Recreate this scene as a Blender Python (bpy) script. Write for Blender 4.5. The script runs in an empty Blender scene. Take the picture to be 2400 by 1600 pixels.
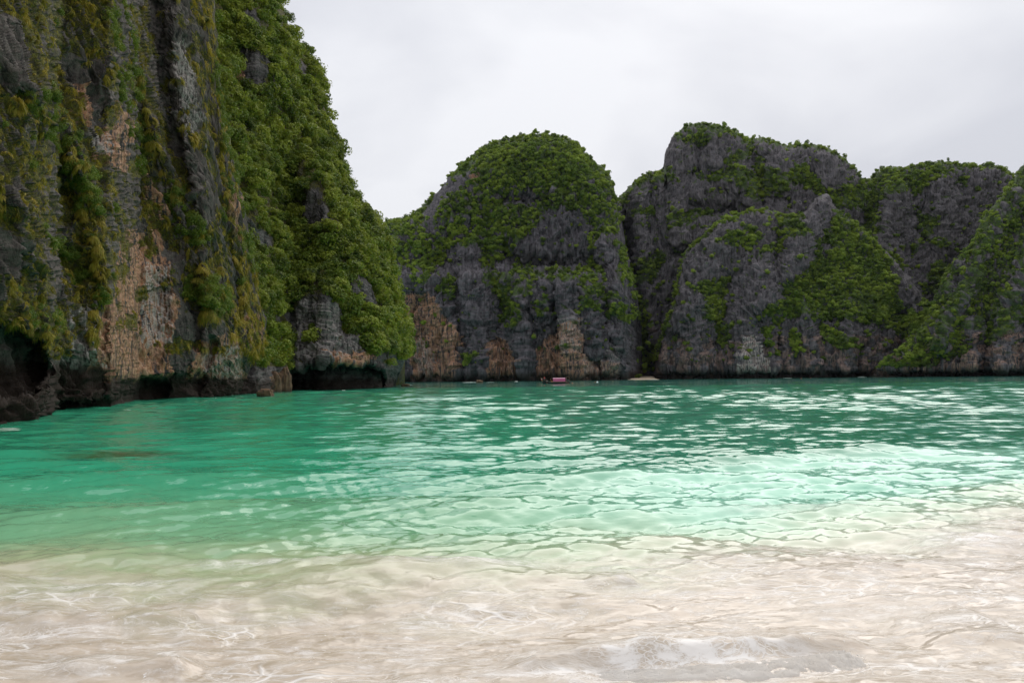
import bpy, math, random
import numpy as np
from mathutils import Matrix, Vector
random.seed(7)
rng = np.random.default_rng(7)
scn = bpy.context.scene
COL = scn.collection

# ------------------------------------------------------------------ camera
FPX, CAMH = 1600.0, 2.2                       # 24 mm lens on a 36 mm wide frame, in pixels of a 2400 px picture
TH, PHI = math.radians(3.09), math.radians(0.62)
CAM = np.array([0.0, 0.0, CAMH])
Fv = np.array([0, math.cos(TH), math.sin(TH)])
Rv = np.array([math.cos(PHI), 0, -math.sin(PHI)]); Rv = Rv - Fv*Rv.dot(Fv); Rv /= np.linalg.norm(Rv)
Uv = np.cross(Rv, Fv)
cd = bpy.data.cameras.new('camera'); cam = bpy.data.objects.new('camera', cd); COL.objects.link(cam)
cd.lens = 24; cd.sensor_width = 36; cd.clip_start = 0.05; cd.clip_end = 6000
cam.matrix_world = Matrix(((Rv[0], Uv[0], -Fv[0], 0), (Rv[1], Uv[1], -Fv[1], 0), (Rv[2], Uv[2], -Fv[2], CAMH), (0, 0, 0, 1)))
scn.camera = cam

# ------------------------------------------------------------------ world, sun, exposure
SUN_EL, SUN_AZ = math.radians(50), math.radians(180-24)     # azimuth measured from -Y (behind the camera) towards +X
w = bpy.data.worlds.new('World'); scn.world = w; w.use_nodes = True
nt = w.node_tree; nt.nodes.clear(); N = nt.nodes.new; L = nt.links.new
out = N('ShaderNodeOutputWorld'); mix = N('ShaderNodeMixShader')
sky = N('ShaderNodeTexSky'); sky.sky_type = 'NISHITA'; sky.sun_disc = False
sky.sun_elevation = SUN_EL; sky.sun_rotation = math.pi - SUN_AZ; sky.air_density = 1.0; sky.dust_density = 3.0
b1 = N('ShaderNodeBackground'); b1.inputs[1].default_value = 0.08; L(sky.outputs[0], b1.inputs[0])
tc = N('ShaderNodeTexCoord'); sep = N('ShaderNodeSeparateXYZ'); L(tc.outputs['Generated'], sep.inputs[0])
addz = N('ShaderNodeMath'); addz.operation = 'ADD'; addz.inputs[1].default_value = 0.16; L(sep.outputs[2], addz.inputs[0])
mx = N('ShaderNodeMath'); mx.operation = 'MAXIMUM'; mx.inputs[1].default_value = 0.1; L(addz.outputs[0], mx.inputs[0])
comb = N('ShaderNodeCombineXYZ')
for i in (0, 1):
    dv = N('ShaderNodeMath'); dv.operation = 'DIVIDE'; L(sep.outputs[i], dv.inputs[0]); L(mx.outputs[0], dv.inputs[1]); L(dv.outputs[0], comb.inputs[i])
n1 = N('ShaderNodeTexNoise'); n1.inputs['Scale'].default_value = 0.75; n1.inputs['Detail'].default_value = 6; n1.inputs['Roughness'].default_value = 0.5
n1.inputs['Distortion'].default_value = 0.4; L(comb.outputs[0], n1.inputs['Vector'])
cr = N('ShaderNodeValToRGB'); cr.color_ramp.elements[0].position = 0.38; cr.color_ramp.elements[0].color = (0.545, 0.558, 0.605, 1)
cr.color_ramp.elements[1].position = 0.55; cr.color_ramp.elements[1].color = (0.715, 0.724, 0.755, 1)
L(n1.outputs['Fac'], cr.inputs[0])
b2 = N('ShaderNodeBackground'); L(cr.outputs[0], b2.inputs[0])     # an overcast sky is brighter overhead than at the horizon
zc = N('ShaderNodeMath'); zc.operation = 'MAXIMUM'; zc.inputs[1].default_value = 0.0; L(sep.outputs[2], zc.inputs[0])
zb_ = N('ShaderNodeMath'); zb_.operation = 'MULTIPLY_ADD'; zb_.inputs[1].default_value = 0.38; zb_.inputs[2].default_value = 0.98; L(zc.outputs[0], zb_.inputs[0]); L(zb_.outputs[0], b2.inputs[1])
mix.inputs[0].default_value = 0.95
L(b1.outputs[0], mix.inputs[1]); L(b2.outputs[0], mix.inputs[2]); L(mix.outputs[0], out.inputs[0])
sl = bpy.data.lights.new('sun', 'SUN'); sl.energy = 1.5; sl.angle = math.radians(62); sl.color = (1, 0.95, 0.88)
so = bpy.data.objects.new('sun', sl); COL.objects.link(so)
sd = Vector((math.sin(SUN_AZ)*math.cos(SUN_EL), -math.cos(SUN_AZ)*math.cos(SUN_EL), math.sin(SUN_EL)))
so.rotation_euler = sd.to_track_quat('Z', 'Y').to_euler()
scn.view_settings.view_transform = 'Standard'; scn.view_settings.look = 'None'
scn.view_settings.exposure = 0.20; scn.view_settings.gamma = 1.0; scn.view_settings.use_curve_mapping = False
scn.cycles.max_bounces = 6; scn.cycles.diffuse_bounces = 2; scn.cycles.glossy_bounces = 3; scn.cycles.transmission_bounces = 3; scn.cycles.transparent_max_bounces = 6
scn.cycles.caustics_reflective = False; scn.cycles.caustics_refractive = False

# ------------------------------------------------------------------ helpers
def dirs(px, py):
    a = (np.asarray(px, float)-1200)/FPX; b = (800-np.asarray(py, float))/FPX
    return Fv + a[..., None]*Rv + b[..., None]*Uv
def at(px, py, D):
    d = dirs(px, py); return CAM + d*(np.asarray(D, float)/d[..., 1])[..., None]
def ground(px, py, z=0.0):
    d = dirs(px, py); return CAM + d*((z-CAMH)/d[..., 2])[..., None]
def py_at(px, D, z):                     # picture row of a point at depth D and height z
    a = (np.asarray(px, float)-1200)/FPX; k = (CAMH-z)/np.asarray(D, float)
    b = -(k*Fv[1]+Fv[2]+a*(Rv[2]+k*Rv[1]))/(Uv[2]+k*Uv[1])
    return 800-FPX*b
_perm = np.random.default_rng(3).permutation(256); _perm = np.concatenate([_perm, _perm, _perm])
_g = np.array([[1,1,0],[-1,1,0],[1,-1,0],[-1,-1,0],[1,0,1],[-1,0,1],[1,0,-1],[-1,0,-1],[0,1,1],[0,-1,1],[0,1,-1],[0,-1,-1],[1,1,0],[-1,1,0],[0,-1,1],[0,-1,-1]], float)
def pn(x, y, z):
    xi = np.floor(x).astype(np.int64); yi = np.floor(y).astype(np.int64); zi = np.floor(z).astype(np.int64)
    xf, yf, zf = x-xi, y-yi, z-zi; xi &= 255; yi &= 255; zi &= 255
    u = xf**3*(xf*(xf*6-15)+10); v = yf**3*(yf*(yf*6-15)+10); w_ = zf**3*(zf*(zf*6-15)+10)
    def c(i, j, k):
        h = _perm[_perm[_perm[xi+i]+yi+j]+zi+k] & 15; g = _g[h]
        return g[..., 0]*(xf-i)+g[..., 1]*(yf-j)+g[..., 2]*(zf-k)
    x00 = c(0,0,0)*(1-u)+c(1,0,0)*u; x10 = c(0,1,0)*(1-u)+c(1,1,0)*u
    x01 = c(0,0,1)*(1-u)+c(1,0,1)*u; x11 = c(0,1,1)*(1-u)+c(1,1,1)*u
    return (x00*(1-v)+x10*v)*(1-w_)+(x01*(1-v)+x11*v)*w_
def fbm(x, y, z, o=4, g=0.5, ridged=False):
    s = 0; a = 1.0; f = 1.0; t = 0
    for i in range(o):
        n = pn(x*f+17.3*i, y*f+9.1*i, z*f+5.7*i)
        if ridged: n = 1-2*np.abs(n)*1.6
        s = s+a*n; t += a; a *= g; f *= 2.03
    return s/t
def sst(a, b, x):
    t = np.clip((x-a)/(b-a), 0, 1); return t*t*(3-2*t)
def inpoly(poly, x, y):
    r = np.zeros(x.shape, bool); n = len(poly)
    for i in range(n):
        x1, y1 = poly[i]; x2, y2 = poly[(i+1) % n]
        if y1 == y2: continue
        c = ((y1 > y) != (y2 > y)) & (x < (x2-x1)*(y-y1)/(y2-y1)+x1); r ^= c
    return r
def blur(a, n):
    a = a.astype(float)
    for _ in range(n):
        b = np.pad(a, 1, mode='edge'); a = (b[:-2, 1:-1]+b[2:, 1:-1]+b[1:-1, :-2]+b[1:-1, 2:]+2*a)/6
    return a
def pdist(line, x, y):                   # distance to a polyline
    d = np.full(x.shape, 1e9)
    for (x1, y1), (x2, y2) in zip(line[:-1], line[1:]):
        dx, dy = x2-x1, y2-y1; t = np.clip(((x-x1)*dx+(y-y1)*dy)/(dx*dx+dy*dy+1e-9), 0, 1)
        d = np.minimum(d, np.hypot(x-x1-t*dx, y-y1-t*dy))
    return d
def tag(o, label=None, cat=None, group=None, kind=None):
    if label: o['label'] = label
    if cat: o['category'] = cat
    if group: o['group'] = group
    if kind: o['kind'] = kind
    return o
def mesh_obj(name, verts, faces, mat, parent=None, smooth=True):
    verts = np.asarray(verts, np.float32); m = bpy.data.meshes.new(name)
    if isinstance(faces, np.ndarray) and faces.ndim == 2:
        n = faces.shape[1]; m.vertices.add(len(verts)); m.vertices.foreach_set('co', verts.ravel())
        m.loops.add(faces.size); m.loops.foreach_set('vertex_index', faces.ravel().astype(np.int32))
        m.polygons.add(len(faces)); m.polygons.foreach_set('loop_start', np.arange(0, faces.size, n, dtype=np.int32))
        m.polygons.foreach_set('loop_total', np.full(len(faces), n, np.int32)); m.update(calc_edges=True)
    else:
        m.from_pydata([tuple(v) for v in verts], [], [tuple(f) for f in faces]); m.update()
    if smooth: m.polygons.foreach_set('use_smooth', np.ones(len(m.polygons), bool))
    if mat: m.materials.append(mat)
    o = bpy.data.objects.new(name, m); COL.objects.link(o)
    if parent: o.parent = parent
    return o
def grid_faces(r, c):
    i = np.arange(r*c).reshape(r, c); return np.stack([i[:-1, :-1], i[:-1, 1:], i[1:, 1:], i[1:, :-1]], -1).reshape(-1, 4)
def set_attr(o, name, arr, typ='FLOAT_COLOR'):
    a = o.data.attributes.new(name, typ, 'POINT'); a.data.foreach_set({'FLOAT_COLOR': 'color', 'FLOAT': 'value', 'FLOAT_VECTOR': 'vector', 'INT': 'value'}[typ], np.ascontiguousarray(arr, np.int32 if typ == 'INT' else np.float32).ravel())
def empty(name, loc):
    o = bpy.data.objects.new(name, None); o.location = loc; o.empty_display_size = 0.2; COL.objects.link(o); return o

# node material helper
class M:
    def __init__(s, name):
        s.m = bpy.data.materials.new(name); s.m.use_nodes = True; s.t = s.m.node_tree; s.t.nodes.clear()
        s.out = s.n('ShaderNodeOutputMaterial'); s.p = s.n('ShaderNodeBsdfPrincipled'); s.l(s.p.outputs[0], s.out.inputs[0])
    def n(s, t, **k):
        x = s.t.nodes.new(t)
        for a, b in k.items(): setattr(x, a, b)
        return x
    def l(s, a, b): s.t.links.new(a, b)
    def val(s, inp, v):
        if hasattr(v, 'is_output'): s.l(v, inp)
        else:
            if isinstance(v, tuple) and len(v) == 3 and inp.type == 'RGBA': v = v+(1,)
            inp.default_value = v
    def math(s, op, a, b=0.5, clamp=False):
        x = s.n('ShaderNodeMath', operation=op, use_clamp=clamp); s.val(x.inputs[0], a); s.val(x.inputs[1], b); return x.outputs[0]
    def mixc(s, f, a, b, mode='MIX'):
        x = s.n('ShaderNodeMix', data_type='RGBA', blend_type=mode); s.val(x.inputs[0], f); s.val(x.inputs[6], a); s.val(x.inputs[7], b); return x.outputs[2]
    def pos(s, scale=(1, 1, 1), loc=(0, 0, 0), rot=(0, 0, 0)):
        g = s.n('ShaderNodeNewGeometry'); mp = s.n('ShaderNodeMapping'); mp.inputs['Scale'].default_value = scale; mp.inputs['Location'].default_value = loc; mp.inputs['Rotation'].default_value = rot
        s.l(g.outputs['Position'], mp.inputs[0]); return mp.outputs[0]
    def noise(s, vec, scale=1, detail=4, rough=0.55, dist=0.0):
        x = s.n('ShaderNodeTexNoise'); x.inputs['Scale'].default_value = scale; x.inputs['Detail'].default_value = detail
        x.inputs['Roughness'].default_value = rough; x.inputs['Distortion'].default_value = dist
        if vec is not None: s.l(vec, x.inputs['Vector'])
        return x.outputs['Fac']
    def vor(s, vec, scale=1, feature='F1', rand=1.0):
        x = s.n('ShaderNodeTexVoronoi', feature=feature); x.inputs['Scale'].default_value = scale; x.inputs['Randomness'].default_value = rand
        s.l(vec, x.inputs['Vector']); return x.outputs['Distance']
    def ramp(s, f, *stops):
        r = s.n('ShaderNodeValToRGB'); s.l(f, r.inputs[0]); e = r.color_ramp.elements
        while len(e) < len(stops): e.new(0.5)
        for q, (p, c) in zip(e, stops):
            q.position = p; q.color = (c, c, c, 1) if isinstance(c, (int, float)) else tuple(c)+(1,)
        return r.outputs[0]
    def bump(s, h, strength, dist, normal=None):
        b = s.n('ShaderNodeBump'); b.inputs['Strength'].default_value = strength; b.inputs['Distance'].default_value = dist; s.l(h, b.inputs['Height'])
        if normal is not None: s.l(normal, b.inputs['Normal'])
        return b.outputs[0]
    def attr(s, name):
        return s.n('ShaderNodeAttribute', attribute_name=name)
    def set(s, **k):
        for a, b in k.items(): s.val(s.p.inputs[a.replace('_', ' ')], b)
        return s.m
def plain(name, col, rough=0.6, var=0.15, scale=4.0, **k):
    m = M(name); n = m.noise(m.pos(), scale, 4)
    c = m.mixc(n, tuple(x*(1-var) for x in col), tuple(min(1, x*(1+var)) for x in col)); m.set(Base_Color=c, Roughness=rough, **k); return m.m

def rock_mat(name, U, grey_lo=(0.032, 0.030, 0.030), grey_hi=(0.165, 0.152, 0.148), bedk=0.5, gc=(0.16, 0.15, 0.028)):
    # U: size in metres of the rock's features; mask attribute: r moss and scrub, g ochre, b pale, a tidal band
    m = M(name); s = 1.0/U
    at_ = m.attr('mask'); sp = m.n('ShaderNodeSeparateColor'); m.l(at_.outputs['Color'], sp.inputs[0])
    streak = m.noise(m.pos((s*1.6, s*1.6, s*0.16)), 1.3, 7, 0.62, 0.4)
    streak2 = m.noise(m.pos((s*2.2, s*2.2, s*0.10), (3, 7, 1)), 2.1, 5, 0.55, 0.2)
    blot = m.noise(m.pos((s, s, s*0.8)), 0.7, 8, 0.65, 0.3)
    fine = m.noise(m.pos((s, s, s)), 7, 6, 0.7)
    bed = m.noise(m.pos((s*0.35, s*0.35, s*3.0)), 1.4, 5, 0.6, 0.6)
    f = m.math('ADD', m.math('MULTIPLY', streak, 0.55), m.math('MULTIPLY', blot, 0.45))
    c = m.mixc(m.ramp(f, (0.36, 0.0), (0.66, 1.0)), grey_lo, grey_hi)
    c = m.mixc(m.math('MULTIPLY', m.ramp(bed, (0.36, 0.9), (0.47, 0.0)), bedk), c, (0.02, 0.019, 0.02))
    c = m.mixc(m.ramp(streak, (0.36, 0.75), (0.45, 0.0)), c, (0.014, 0.013, 0.013))
    c = m.mixc(m.math('MULTIPLY', m.ramp(streak2, (0.58, 0.0), (0.75, 1.0)), 0.45), c, (0.24, 0.205, 0.18))
    # ochre
    och = m.mixc(m.ramp(streak2, (0.35, 0.0), (0.62, 1.0)), (0.36, 0.130, 0.040), (0.47, 0.30, 0.19))
    och = m.mixc(m.ramp(streak, (0.41, 1.0), (0.50, 0.0)), och, (0.05, 0.047, 0.05))
    och = m.mixc(m.math('MULTIPLY', m.ramp(fine, (0.5, 0), (0.8, 1)), 0.4), och, (0.12, 0.08, 0.055))
    of = m.math('MULTIPLY', sp.outputs[1], m.ramp(m.math('ADD', m.math('MULTIPLY', streak2, 0.5), m.math('MULTIPLY', blot, 0.5)), (0.36, 0.1), (0.52, 1.0)))
    c = m.mixc(of, c, och)
    pf = m.math('MULTIPLY', sp.outputs[2], m.ramp(streak2, (0.42, 0.0), (0.58, 1.0)))
    c = m.mixc(pf, c, (0.42, 0.38, 0.35))
    c = m.mixc(m.math('MULTIPLY', m.ramp(fine, (0.35, 0.5), (0.6, 0.0)), 0.5), c, (0.03, 0.03, 0.03))
    # green film where things grow
    gn = m.noise(m.pos((s, s, s)), 3.5, 6, 0.7)
    gcol = m.mixc(m.ramp(gn, (0.35, 0), (0.62, 1)), (0.022, 0.026, 0.007), gc)
    c = m.mixc(m.math('MULTIPLY', sp.outputs[0], m.ramp(gn, (0.34, 0.25), (0.52, 0.95))), c, gcol)
    # tidal band of oysters and algae
    tide = m.mixc(fine, (0.006, 0.005, 0.004), (0.045, 0.030, 0.020))
    c = m.mixc(at_.outputs['Alpha'], c, tide)
    hgt = m.math('ADD', m.math('MULTIPLY', streak, 0.9), m.math('ADD', m.math('MULTIPLY', fine, 0.35), m.math('ADD', m.math('MULTIPLY', bed, bedk*0.8), m.math('MULTIPLY', m.math('MULTIPLY', gn, sp.outputs[0]), 1.3))))
    m.set(Base_Color=c, Roughness=0.85, Normal=m.bump(hgt, 0.9, U*0.35)); m.p.inputs['Specular IOR Level'].default_value = 0.25
    return m.m

def leaf_mat(name, dark, light, yellow, big=0.05, emis=None):
    m = M(name); oi = m.n('ShaderNodeObjectInfo')
    n = m.noise(m.pos(), big, 3, 0.6)
    f = m.math('ADD', m.math('MULTIPLY', m.math('POWER', oi.outputs['Random'], 1.4), 0.6), m.math('MULTIPLY', m.ramp(n, (0.38, 0), (0.62, 1)), 0.45))
    c = m.mixc(f, dark, light); n2 = m.noise(m.pos(), big*4, 2)
    c = m.mixc(m.math('MULTIPLY', m.ramp(n2, (0.46, 0), (0.62, 1)), 0.75), c, yellow)
    c = m.mixc(m.ramp(oi.outputs['Random'], (0.72, 0.0), (0.98, 0.75)), c, yellow)
    lf = m.attr('shade'); c = m.mixc(lf.outputs['Fac'], c, m.mixc(0.55, c, yellow))
    m.set(Base_Color=c, Roughness=0.55); m.p.inputs['Specular IOR Level'].default_value = 0.3
    tr = m.n('ShaderNodeBsdfTranslucent'); m.l(c, tr.inputs[0]); mx_ = m.n('ShaderNodeMixShader'); mx_.inputs[0].default_value = 0.40
    m.l(m.p.outputs[0], mx_.inputs[1]); m.l(tr.outputs[0], mx_.inputs[2]); m.l(mx_.outputs[0], m.out.inputs[0])
    return m.m

K = 2400/2352.0
def k_(pts): return [(x*K, y*K) for x, y in pts]
def c5(pts): return [(880+x/2.529, 300+y/2.529) for x, y in pts]       # reading frames used while measuring
def c6(pts): return [(1420+x/2.45, 270+y/2.45) for x, y in pts]
def c7(pts): return [(1800+x/2.703, 340+y/2.703) for x, y in pts]
def c4(pts): return [(500+x/3.136, 450+y/3.136) for x, y in pts]
def c3(pts): return [(x/3.075, 500+y/3.075) for x, y in pts]
def c1(pts): return [(x/3.016, y/3.016) for x, y in pts]
def c2(pts): return [(400+x/3.015, y/3.015) for x, y in pts]

# ------------------------------------------------------------------ terrain relief
def relief(name, mat, sil, x0, x1, step, base, U, shape, masks, roll=(60, 0.2), noise_amp=1.0, bed=1.0, flk=0.34, soft=None, shear=0.0, zb=-1.2, label=None):
    xs = np.arange(x0, x1+step, step); top = np.interp(xs, [p[0] for p in sil], [p[1] for p in sil])
    Db = base(xs); yb = py_at(xs, Db, zb)
    rows = int(max(40, np.max(yb-top)/step)); t = np.linspace(0, 1, rows)
    PX = np.repeat(xs[None], rows, 0); PY = yb[None]+(np.minimum(top, yb-6)[None]-yb[None])*t[:, None]
    DB = np.repeat(Db[None], rows, 0)
    q = pdist(sil, PX, PY); u = 1-np.clip(q/roll[0], 0, 1)
    D = DB*(1+roll[1]*(1-np.sqrt(np.clip(1-u*u, 0, 1))))
    D, PX2 = shape(PX, PY, D, DB, yb[None])
    P = at(PX2, PY, D)
    # normals of the smooth shape
    du = np.gradient(P, axis=1); dv = np.gradient(P, axis=0); n = np.cross(du, dv); n /= np.linalg.norm(n, axis=2, keepdims=True)+1e-9
    if n[:, :, 1].mean() > 0: n = -n
    X, Y, Z = P[..., 0]/U, P[..., 1]/U+shear*P[..., 2]/U, P[..., 2]/U
    wob = pn(X*0.5, Y*0.5, Z*0.5)*0.9
    rib = fbm(X*0.42+wob, Y*0.42, Z*0.055, 5, 0.55, True)
    blk = fbm(X*0.5, Y*0.5+wob, Z*0.32, 5, 0.55)
    flute = fbm(X*1.5+wob, Y*1.5, Z*0.13, 3, 0.6, True)
    zz = Z*1.1+fbm(X*0.25, Y*0.25, Z*0.2, 2)*1.5; saw = np.abs((zz % 1)-0.5)*2
    saw2 = np.abs(((zz*2.7+0.3*blk) % 1)-0.5)*2
    crk = np.minimum(np.abs(pn(X*0.9+5, Y*0.9, Z*0.22)), 0.12)/0.12
    dsp = 0.62*rib+0.9*blk+flk*flute+0.25*fbm(X*2.2, Y*2.2, Z*1.0, 3)+(flk > 0.7)*(0.45*fbm(X*1.0+wob, Y*1.0, Z*0.22+wob, 4, 0.6, True))+0.10*bed*sst(0.0, 0.5, saw)+0.10*bed*sst(0.0, 0.6, saw2)+0.30*(crk-1)
    vw = P-CAM; vw /= np.linalg.norm(vw, axis=2, keepdims=True); face = np.abs((vw*n).sum(2))
    if soft is not None:
        k = soft(PX2, PY); dsp = dsp*(1-k)+k*(0.30*rib+0.20*blk+0.30*fbm(X*2.4+wob, Y*2.4, Z*0.10, 4, 0.6, True))
    amp = noise_amp*U*0.9*(0.42+0.58*sst(0.05, 0.55, face))
    P = P+n*(dsp*amp)[..., None]
    MK = masks(PX2, PY, P, dsp)
    # the far side of the ridge: falls away behind the crest
    crest = P[-1]; back = []
    for kf, zf in ((0.02, 0.985), (0.06, 0.9), (0.14, 0.65), (0.2, 0.0)):
        c = crest.copy(); dcam = crest-CAM; c += dcam*kf*np.array([1, 1, 0]); c[:, 2] = np.minimum(crest[:, 2]*zf, c[:, 2])-(3 if zf == 0 else 0); back.append(c)
    PA = np.concatenate([P, np.array(back)], 0); r, c = PA.shape[:2]
    o = mesh_obj(name, PA.reshape(-1, 3), grid_faces(r, c)[:, ::-1].copy(), mat)
    mk = np.concatenate([MK, np.repeat(MK[-1][None], 4, 0)], 0); set_attr(o, 'mask', mk.reshape(-1, 4))
    tag(o, label, kind='structure')
    n2 = np.cross(np.gradient(P, axis=1), np.gradient(P, axis=0)); n2 /= np.linalg.norm(n2, axis=2, keepdims=True)+1e-9
    if n2[:, :, 1].mean() > 0: n2 = -n2
    return dict(P=P, N=n2, PX=PX2, PY=PY, veg=MK[..., 0], D=D, dsp=dsp, obj=o)
def jit(x, y, a, s, seed=0):
    return x+a*fbm(x/s, y/s, seed+0*x, 3)*1.6, y+a*fbm(x/s+31, y/s+7, seed+0*x, 3)*1.6
def pm(polys, x, y, a=14, s=26, seed=0.5):
    xx, yy = jit(x, y, a, s, seed); r = np.zeros(x.shape, bool)
    for p in polys: r |= inpoly(p, xx, yy)
    return r.astype(float)

# --- near cliff on the left -------------------------------------------------
WL1 = [(-700, 1150), (-400, 1075), (-120, 1012), (0, 996), (60, 988), (110, 978), (145, 963), (260, 956), (330, 941), (395, 937), (480, 934), (560, 928), (620, 925), (700, 922)]
def base1(x): return ground(x, np.interp(x, [p[0] for p in WL1], [p[1] for p in WL1]))[:, 1]
SIL1 = [(-700, -420), (380, -420), (470, -180), (500, 0), (510, 102), (520, 204), (536, 306), (556, 408), (571, 480), (587, 571), (600, 653), (608, 694), (620, 755), (627, 796), (630, 925)]
RIB1 = [(k_([(300, -200), (300, 0), (330, 180), (365, 330), (430, 500), (470, 650), (505, 780)]), 26, 2.2),
        (k_([(395, -200), (400, 100), (430, 300), (450, 420), (480, 520)]), 24, 2.4),
        (k_([(500, 0), (520, 300), (560, 520), (590, 700), (600, 800)]), 34, 2.5),
        (k_([(0, 80), (150, 300), (215, 480), (245, 640), (235, 800)]), 36, 2.6),
        (k_([(60, 200), (160, 260), (190, 380)]), 40, 1.6),
        (k_([(-30, 380), (60, 480), (120, 640), (150, 800)]), 40, 2.0),
        (k_([(395, 620), (400, 760), (380, 860)]), 26, 1.6), (k_([(550, 760), (545, 880)]), 26, 1.4), (k_([(335, 620), (330, 860)]), 22, 1.0)]
GUL1 = [(k_([(180, 150), (250, 260), (300, 420), (330, 560)]), 26, 1.2), (k_([(355, 0), (372, 220), (420, 430), (450, 600), (455, 800)]), 13, 0.9),
        (k_([(462, 60), (490, 300), (520, 520), (545, 700)]), 14, 1.6), (k_([(40, 60), (60, 220)]), 22, 1.0), (k_([(250, 700), (235, 880)]), 16, 2.0),
        (k_([(490, 790), (470, 850), (455, 890)]), 12, 2.2), (k_([(270, 870), (262, 930)]), 12, 1.6), (k_([(90, 640), (95, 760)]), 18, 1.0)]
def shape1(px, py, D, DB, yb):
    h = np.clip((yb-py)/900, 0, 2)
    D = D*(1+0.16*h)
    sc = D/70
    for l, wd, a in RIB1: D = D-a*sc*np.exp(-(pdist(l, px, py)/wd)**2)
    for l, wd, a in GUL1: D = D+a*sc*np.exp(-(pdist(l, px, py)/wd)**2)
    # ledge across the smooth ochre wall
    D = D+0.9*sst(0, 8, py-(668+0.08*(px-330)+14*np.sin(px/40)))*np.exp(-((px-365)/60)**2)*(1-sst(720, 800, py))
    # undercut notch at the tide line, and the cave on the far left
    zpx = yb-py; notch = sst(78, 40, zpx*70/D*1.0+12*pn(px/28, py/40, 0*px)+6*pn(px/9, py/20, 2+0*px))
    D = D+notch*2.6*sc**0.5
    cave = inpoly(k_([(-60, 772), (20, 760), (70, 768), (98, 800), (112, 850), (70, 900), (20, 915), (-60, 905)]), *jit(px, py, 14, 24, 3))
    D = D+blur(cave, 40)*6.5
    cv2 = inpoly(k_([(275, 878), (330, 868), (385, 885), (378, 918), (270, 930)]), *jit(px, py, 10, 20, 4)); D = D+blur(cv2, 16)*3.0
    return D, px-sst(800, 900, py)*sst(520, 620, px)*26
def masks1(px, py, P, dsp):
    z = P[..., 2]
    rock = pm([k_([(345, -50), (360, 200), (395, 300), (430, 440), (470, 520), (500, 500), (470, 330), (445, 200), (440, 0), (430, -50)]),
               k_([(-10, 20), (60, 40), (92, 200), (70, 230), (20, 200), (-10, 120)]),
               k_([(150, 125), (240, 130), (250, 200), (180, 210)]), k_([(190, 200), (300, 210), (330, 400), (300, 420), (230, 330)]),
               k_([(300, 500), (420, 540), (440, 700), (500, 740), (560, 800), (590, 860), (600, 960), (-20, 1000), (-20, 760), (60, 770), (150, 820), (240, 700), (300, 640)]),
               k_([(130, 490), (150, 600), (160, 700), (130, 700), (112, 560)]), k_([(-20, 480), (70, 560), (80, 640), (-20, 620)])], px, py, 16, 30)
    veg = 1-rock
    nn = fbm(px/34, py/60, 0*px+2, 4)
    n3 = fbm((px-0.18*py)/11, (py+0.2*px)/42, 0*px+8, 4, 0.6)
    veg = veg*((0.55*nn+1.3*n3+0.55*dsp) > np.where(px > 455, 0.07, np.where(px > 250, 0.06, -0.07))).astype(float)
    veg = np.maximum(veg, ((nn > 0.17) & (py < 830)).astype(float)*rock*(px > 120))
    veg = np.maximum(veg, pm([k_([(55, 700), (110, 700), (150, 760), (150, 850), (125, 860), (95, 800)]), k_([(430, 640), (520, 660), (530, 740), (470, 730)])], px, py))
    veg = veg*(z > 4)
    och = pm([k_([(285, 520), (345, 540), (400, 610), (410, 700), (400, 800), (395, 870), (240, 900), (215, 860), (225, 760), (260, 680)]),
              k_([(565, 720), (600, 730), (610, 800), (575, 840), (560, 790)]), k_([(455, 790), (560, 760), (570, 880), (430, 885)]),
              k_([(240, 290), (280, 280), (300, 400), (260, 380), (230, 350)]), k_([(180, 180), (230, 220), (220, 290), (180, 260)]), k_([(520, 420), (545, 430), (560, 560), (530, 540)]), k_([(330, 380), (365, 420), (385, 600), (345, 560)]), k_([(270, 230), (300, 250), (320, 330), (285, 320)])], px, py, 12, 22)
    pale = pm([k_([(395, 100), (440, 90), (450, 200), (480, 330), (450, 340), (400, 260)]), k_([(330, 600), (395, 610), (400, 780), (330, 800)]),
               k_([(150, 700), (230, 720), (230, 840), (150, 840)]), k_([(225, 310), (260, 300), (265, 350), (230, 350)]), k_([(470, 800), (560, 790), (560, 880), (470, 885)])], px, py, 12, 24)
    edge = 2.7+0.8*pn(P[..., 0]*0.5, P[..., 1]*0.5, 0*z)+0.9*(px < 250)
    tide = sst(0.5, -0.35, z-edge)
    return np.stack([veg, och, pale*0.8, tide], -1)
MR1 = rock_mat('near_limestone', 1.3, (0.024, 0.021, 0.019), (0.19, 0.165, 0.145), bedk=0.06, gc=(0.17, 0.165, 0.022))
A = relief('near_cliff', MR1, SIL1, -560, 630, 2.5, base1, 1.7, shape1, masks1, roll=(70, 0.18), noise_amp=1.15, bed=0.4, flk=0.4, shear=0.55, soft=lambda x, y: np.clip(1.5*np.exp(-((x-345)/100)**4-((y-750)/180)**4)+np.exp(-((x-520)/90)**2-((y-840)/60)**2), 0, 0.92), label='towering dark limestone cliff hung with moss tussocks at the left edge, tide-blackened at its foot')

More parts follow.
